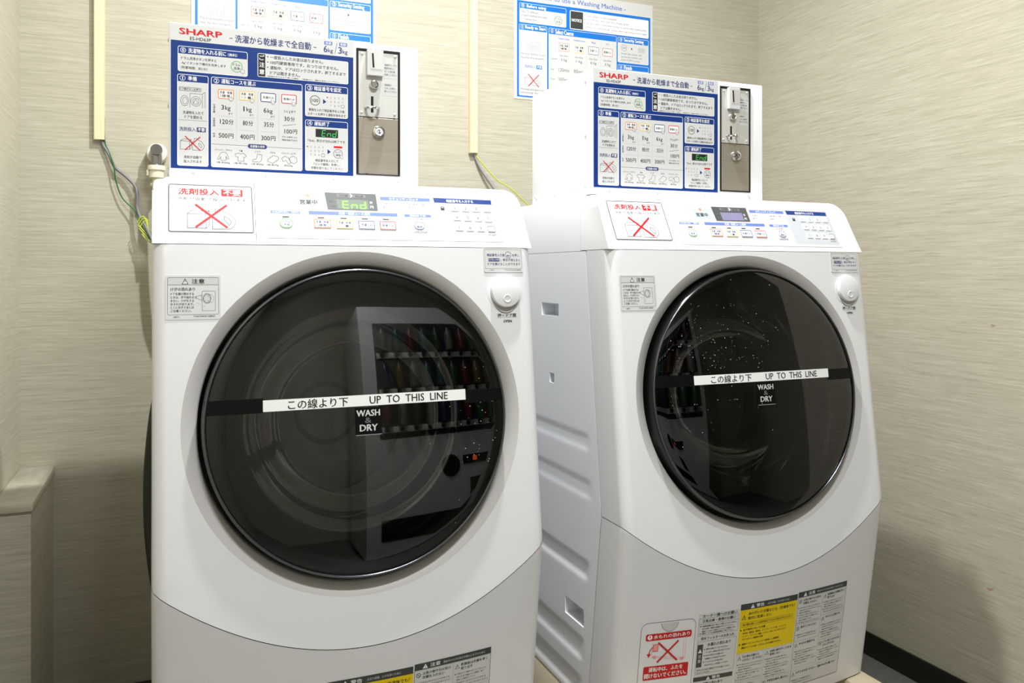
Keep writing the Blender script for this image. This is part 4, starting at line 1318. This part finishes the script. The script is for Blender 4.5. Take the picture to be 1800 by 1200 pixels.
def dup(root, loc, label):
    r = root.copy()
    C.objects.link(r)
    r.location = loc
    r['label'] = label
    for ch in list(root.children):
        c = ch.copy()
        C.objects.link(c)
        c.parent = r
        for g in list(ch.children):
            d = g.copy()
            C.objects.link(d)
            d.parent = c
    return r

wm = make_machine()
bx = make_coin_box()
LOC2 = (1.0255, 1.24, MZ)
wm['label'] = 'white front-loading washing machine on the left, its display lit with green End letters'
wm2 = dup(wm, LOC2, 'white front-loading washing machine on the right, display dark, dusty door glass')
wm['group'] = wm2['group'] = 'coin laundry washing machines'
bx['label'] = 'white coin box with blue course guide on the left washing machine beside the chrome tap'
bx2 = dup(bx, LOC2, 'white coin box with blue course guide on the right washing machine')
bx['group'] = bx2['group'] = 'coin boxes on top of the washing machines'
# the right machine's display is off
for ch in wm2.children:
    for g in list(ch.children):
        if g.name.startswith('display'):
            bpy.data.objects.remove(g)
            p = Print(on_panel)
            p.base = 0.0008
            display(p, False)
            p.build('display', ch, 'slate display, switched off')
# dust on the two door glasses
def dust(door, n, seed, cu, cv, su, sv):
    rnd = random.Random(seed)
    p = Print(on_door)
    p.base = 0.0006
    k = 0
    while k < n:
        u, v = rnd.gauss(cu, su), rnd.gauss(cv, sv)
        if math.hypot(u, v - 596) > 222 or abs(v - 625) < 13: continue
        r = rnd.choice((0.35, 0.45, 0.6, 0.9))
        p.disc(u, v, r, 'g', 0, 6)
        k += 1
    o = p.build('dust', door)
    o['kind'] = 'stuff'
d1 = [c for c in wm.children if c.name.startswith('door') and 'rim' not in c.name and 'notice' not in c.name][0]
d2 = [c for c in wm2.children if c.name.startswith('door') and 'rim' not in c.name and 'notice' not in c.name][0]
dust(d1, 40, 3, 190, 560, 25, 60)
dust(d2, 170, 5, -110, 680, 75, 70)

# ------------------------------------------------------------------ things around the machines
def pan(loc, label):
    t = thing('drain_pan', label, 'drain pan', loc, 'drain pans under the washing machines')
    bm = bmesh.new()
    box(bm, -0.3, -0.12, 0.0, 0.3, 0.66, 0.02, 0.004)
    for a in ((-0.3, -0.12, 0.3, -0.06), (-0.3, 0.60, 0.3, 0.66), (-0.3, -0.06, -0.24, 0.60), (0.24, -0.06, 0.3, 0.60)):
        box(bm, a[0], a[1], 0.015, a[2], a[3], MZ - 0.001, 0.006)
    obj('tray', bm, PAN, t)
    for sx in (-1, 1):
        for y in (0.10, 0.55):
            bm = bmesh.new()
            lathe(bm, [(0.0, 0.02), (0.03, 0.02), (0.028, MZ - 0.001), (0, MZ - 0.001)], (sx * 0.205, y, 0), (0, 0, 1), n=20)
            obj('foot_pad', bm, PAN, t)
    return t
pan((0.275, 1.24, 0), 'beige plastic drain pan under the left washing machine')
pan((1.0255, 1.24, 0), 'beige plastic drain pan under the right washing machine')

def paper(name, x, ztop, label, w=424, h=296):
    p = Print(lambda u, v, hh: Vector((x + u * KW / 1000, YB - 0.0012 - hh, ztop - v * KW / 1000)))
    p.step = 0.00012
    guide_english(p, ztop)
    box(p.bm, x, YB - 0.0012, ztop - h * KW / 1000, x + w * KW / 1000, YB - 0.0002, ztop)
    o = p.build(name, None)
    return o
tag(paper('wall_poster', wx(0.834), wz(1.716), ''), 'blue and white English washing guide on the wall behind the right coin box', 'poster', 'washing guides on the back wall')
tag(paper('wall_poster', wx(0.043), wz(1.716), ''), 'blue and white English washing guide on the wall behind the left coin box', 'poster', 'washing guides on the back wall')

def conduit(x, z, label):
    x, z = wx(x), wz(z)
    t = thing('cable_duct', label, 'cable duct', (x, YB, z), 'cable ducts on the back wall')
    bm = bmesh.new()
    box(bm, -0.0125, -0.004, 0, 0.0125, 0, ZC - z - 0.002, 0)
    obj('duct_base', bm, IVORY, t)
    bm = bmesh.new()
    prof = [(-0.0125, -0.004), (-0.0112, -0.0145), (-0.0096, -0.016), (0.0096, -0.016), (0.0112, -0.0145), (0.0125, -0.004)]
    a = [bm.verts.new((px, py, 0.001)) for px, py in prof]
    b = [bm.verts.new((px, py, ZC - z - 0.002)) for px, py in prof]
    for i in range(5): bm.faces.new((a[i], a[i + 1], b[i + 1], b[i]))
    obj('duct_cover', bm, IVORY, t, angle=20)
    return t
conduit(-0.143, 1.249, 'ivory cable duct on the wall at the far left, over the green and grey cables')
conduit(0.718, 1.268, 'ivory cable duct on the wall between the two coin boxes')

def cable(name, pts, r, m, label, grp=None):
    bm = bmesh.new()
    tube(bm, [(wx(a), b, wz(c)) for a, b, c in pts], r, 10, 6)
    return tag(obj(name, bm, m, angle=80), label, 'cable', grp)
yw = YB - 0.006
cable('grey_cable', [(-0.139, yw, 1.30), (-0.138, yw, 1.249), (-0.125, yw - 0.004, 1.221), (-0.112, yw - 0.006, 1.192), (-0.092, yw - 0.006, 1.174), (-0.073, yw - 0.01, 1.153), (-0.067, yw - 0.014, 1.131), (-0.068, yw - 0.014, 1.107), (-0.062, yw - 0.02, 1.085), (-0.052, yw - 0.03, 1.066), (-0.035, yw - 0.05, 1.03)], 0.0036, GREY_CABLE, 'grey power cable hanging from the far left cable duct')
cable('green_wire', [(-0.133, yw, 1.30), (-0.132, yw, 1.248), (-0.123, yw - 0.006, 1.223), (-0.114, yw - 0.01, 1.194), (-0.110, yw - 0.008, 1.162), (-0.097, yw - 0.008, 1.125), (-0.072, yw - 0.014, 1.098), (-0.065, yw - 0.02, 1.077), (-0.05, yw - 0.03, 1.05), (-0.035, yw - 0.05, 1.025)], 0.0016, GREEN_WIRE, 'thin green earth wire hanging from the far left cable duct')
def coil():
    pts = []
    for k in range(3):
        w = 0.010 + 0.006 * k
        pts += [(-0.066 + 0.002 * k, yw - 0.028, 1.072 - 0.006 * k), (-0.060 + 0.004 * k, yw - 0.03, 1.083 - 0.004 * k), (-0.052 + 0.004 * k, yw - 0.03, 1.082 - 0.004 * k), (-0.046, yw - 0.032, 1.062), (-0.034, yw - 0.036, 1.036 - 0.004 * k), (-0.046, yw - 0.034, 1.044 - 0.006 * k), (-0.058, yw - 0.03, 1.058 - 0.006 * k)]
    return pts
cable('earth_wire_coil', coil(), 0.0014, YELLOW_WIRE, 'coiled yellow and green earth wire behind the left machine panel')
cable('grey_cable', [(0.721, yw, 1.31), (0.723, yw, 1.267), (0.738, yw - 0.006, 1.229), (0.769, yw - 0.016, 1.182), (0.79, yw - 0.03, 1.14), (0.80, yw - 0.04, 1.08)], 0.0036, mat('grey_cable_light', (150, 150, 156), 0.45), 'grey power cable hanging from the middle cable duct')
cable('green_wire', [(0.725, yw, 1.31), (0.726, yw - 0.002, 1.268), (0.736, yw - 0.01, 1.247), (0.776, yw - 0.02, 1.202), (0.807, yw - 0.03, 1.182), (0.838, yw - 0.034, 1.155), (0.865, yw - 0.04, 1.128), (0.88, yw - 0.04, 1.09)], 0.0018, YELLOW_WIRE, 'yellow green earth wire hanging from the middle cable duct')

# tap with its hose connector
t = thing('water_tap', 'chrome water tap on the back wall left of the coin box', 'tap', (wx(-0.0275), YB, wz(1.225)))
bm = bmesh.new()
lathe(bm, [(0.0235, 0), (0.0235, 0.03), (0.022, 0.034), (0.016, 0.036), (0, 0.036)], (0, 0, 0), (0, -1, 0), n=36)
obj('wall_flange', bm, mat('tap_white', (226, 222, 212), 0.3), t, angle=40)
bm = bmesh.new()
lathe(bm, [(0.0135, 0.03), (0.0135, 0.062), (0.0125, 0.0645), (0, 0.065)], (-0.001, 0, 0.004), (0, -1, 0), n=32)
box(bm, -0.002, -0.067, 0.008, 0.000, -0.0645, 0.016)
lathe(bm, [(0.011, 0.002), (0.0125, 0.012), (0.0125, 0.030), (0.018, 0.032), (0.018, 0.036), (0.0, 0.036)], (-0.001, -0.048, 0), (0, 0, -1), n=32)
obj('tap_body', bm, mat('tap_chrome', (150, 150, 152), 0.22, 1.0), t, angle=40)
bm = bmesh.new()
lathe(bm, [(0.019, 0.033), (0.020, 0.036), (0.020, 0.044), (0.0165, 0.045), (0.0165, 0.062), (0.009, 0.066), (0.009, 0.1)], (-0.001, -0.048, 0), (0, 0, -1), n=32)
box(bm, -0.0225, -0.054, -0.058, -0.017, -0.042, -0.044, 0.001)
obj('hose_connector', bm, CREAM, t, angle=40)

# supply hose down from the tap, and drain hose beside the machine
bm = bmesh.new()
tube(bm, [(wx(-0.0285), YB - 0.048, wz(1.13)), (wx(-0.0285), YB - 0.05, wz(1.10)), (-0.02, YB - 0.052, 1.02), (0.02, YB - 0.05, 0.90)], 0.009, 12, 6)
tag(obj('supply_hose', bm, mat('hose_white', (206, 206, 200), 0.5), angle=80), 'pale supply hose running down from the chrome tap behind the left machine', 'hose')
bm = bmesh.new()
tube(bm, [(-0.29, 0.672, 0.60), (-0.306, 0.690, 0.52), (-0.316, 0.700, 0.42), (-0.3185, 0.702, 0.34), (-0.316, 0.700, 0.26), (-0.306, 0.690, 0.17), (-0.29, 0.672, 0.09)], 0.0115, 14, 8)
obj('drain_hose', bm, HOSE, wm, angle=80)['label'] = 'dark drain hose bulging out at the side'

# ------------------------------------------------------------------ lamps and the passage behind the camera
t = thing('downlight', 'round white recessed downlight in the ceiling above the washing machines', 'lamp', (LAMP_A[0], LAMP_A[1], ZC))
bm = bmesh.new()
lathe(bm, [(0.062, -0.001), (0.082, -0.001), (0.084, -0.005), (0.080, -0.009), (0.064, -0.006), (0.062, -0.001)], (0, 0, 0), (0, 0, 1), n=40)
obj('trim_ring', bm, mat('lamp_trim', (230, 230, 228), 0.4), t)
t = thing('tube_lamp', 'long white tube lamp on the ceiling of the passage', 'lamp', (LAMP_B[0], LAMP_B[1], ZC))
bm = newbox(-0.32, -0.08, -0.05, 0.32, 0.08, -0.001, bev=0.004)
obj('lamp_housing', bm, mat('lamp_trim', (230, 230, 228), 0.4), t)

def vending():
    t = thing('vending_machine', 'grey drinks vending machine standing in the passage, mirrored in the door glass', 'vending machine', (1.26, -0.88, 0))
    body = mat('vending_grey', (226, 228, 230), 0.4)
    bm = bmesh.new()
    box(bm, -0.6, -0.3, 0.04, 0.6, 0.3, 1.75, 0.012)
    obj('cabinet', bm, body, t)
    bm = newbox(-0.5, 0.285, 0.82, 0.56, 0.302, 1.62, bev=0.004)
    obj('display_case', bm, mat('vending_case', (46, 50, 52), 0.4), t)
    rnd = random.Random(4)
    cols = [(38, 70, 40), (86, 30, 28), (110, 106, 100), (34, 44, 74), (96, 74, 40), (60, 44, 32), (46, 80, 80)]
    for r in range(3):
        bm = newbox(-0.49, 0.302, 0.86 + r * 0.25, 0.55, 0.32, 0.90 + r * 0.25, bev=0.003)
        obj('button_rail', bm, body, t)
        for i in range(10):
            c = cols[rnd.randrange(len(cols))]
            x, z = -0.45 + 0.104 * i, 0.905 + r * 0.25
            bm = bmesh.new()
            lathe(bm, [(0, 0), (0.03, 0), (0.031, 0.01), (0.031, 0.11), (0.024, 0.135), (0.012, 0.155), (0.012, 0.17), (0, 0.17)], (x, 0.345, z), (0, 0, 1), n=16)
            obj('sample_bottle', bm, mat('bottle_%d_%d_%d' % c, c, 0.3), t)
            bm = bmesh.new()
            lathe(bm, [(0.016, 0), (0.015, 0.008), (0, 0.009)], (x, 0.319, z - 0.025), (0, 1, 0), n=12)
            obj('select_button', bm, mat('select_dark', (40, 40, 44), 0.3), t)
    bm = newbox(0.12, 0.295, 0.60, 0.36, 0.312, 0.66, bev=0.003)
    obj('price_display', bm, BLACKG, t)
    bm = newbox(0.2, 0.31, 0.615, 0.235, 0.316, 0.645)
    obj('price_lamp', bm, mat('price_orange', (255, 120, 60), 0.4, emit=(255, 90, 20), estr=3.0), t)
    bm = bmesh.new()
    lathe(bm, [(0.075, 0), (0.07, 0.012), (0.05, 0.01), (0, 0.006)], (0.02, 0.3, 0.6), (0, 1, 0), n=32)
    obj('coin_dish', bm, BLACKG, t)
    bm = newbox(0.18, 0.295, 0.36, 0.3, 0.31, 0.5, bev=0.005)
    obj('card_reader', bm, BLACKG, t)
    bm = newbox(-0.5, 0.295, 0.16, 0.3, 0.31, 0.3, bev=0.005)
    obj('delivery_flap', bm, BLACKG, t)
    return t
vending()

for a in ((1.36, 0.934, 0.008, 0.004, 0.2), (1.367, 0.311, 0.013, 0.004, -0.2)): scuff(*a)

bpy.data.objects.remove(_to)
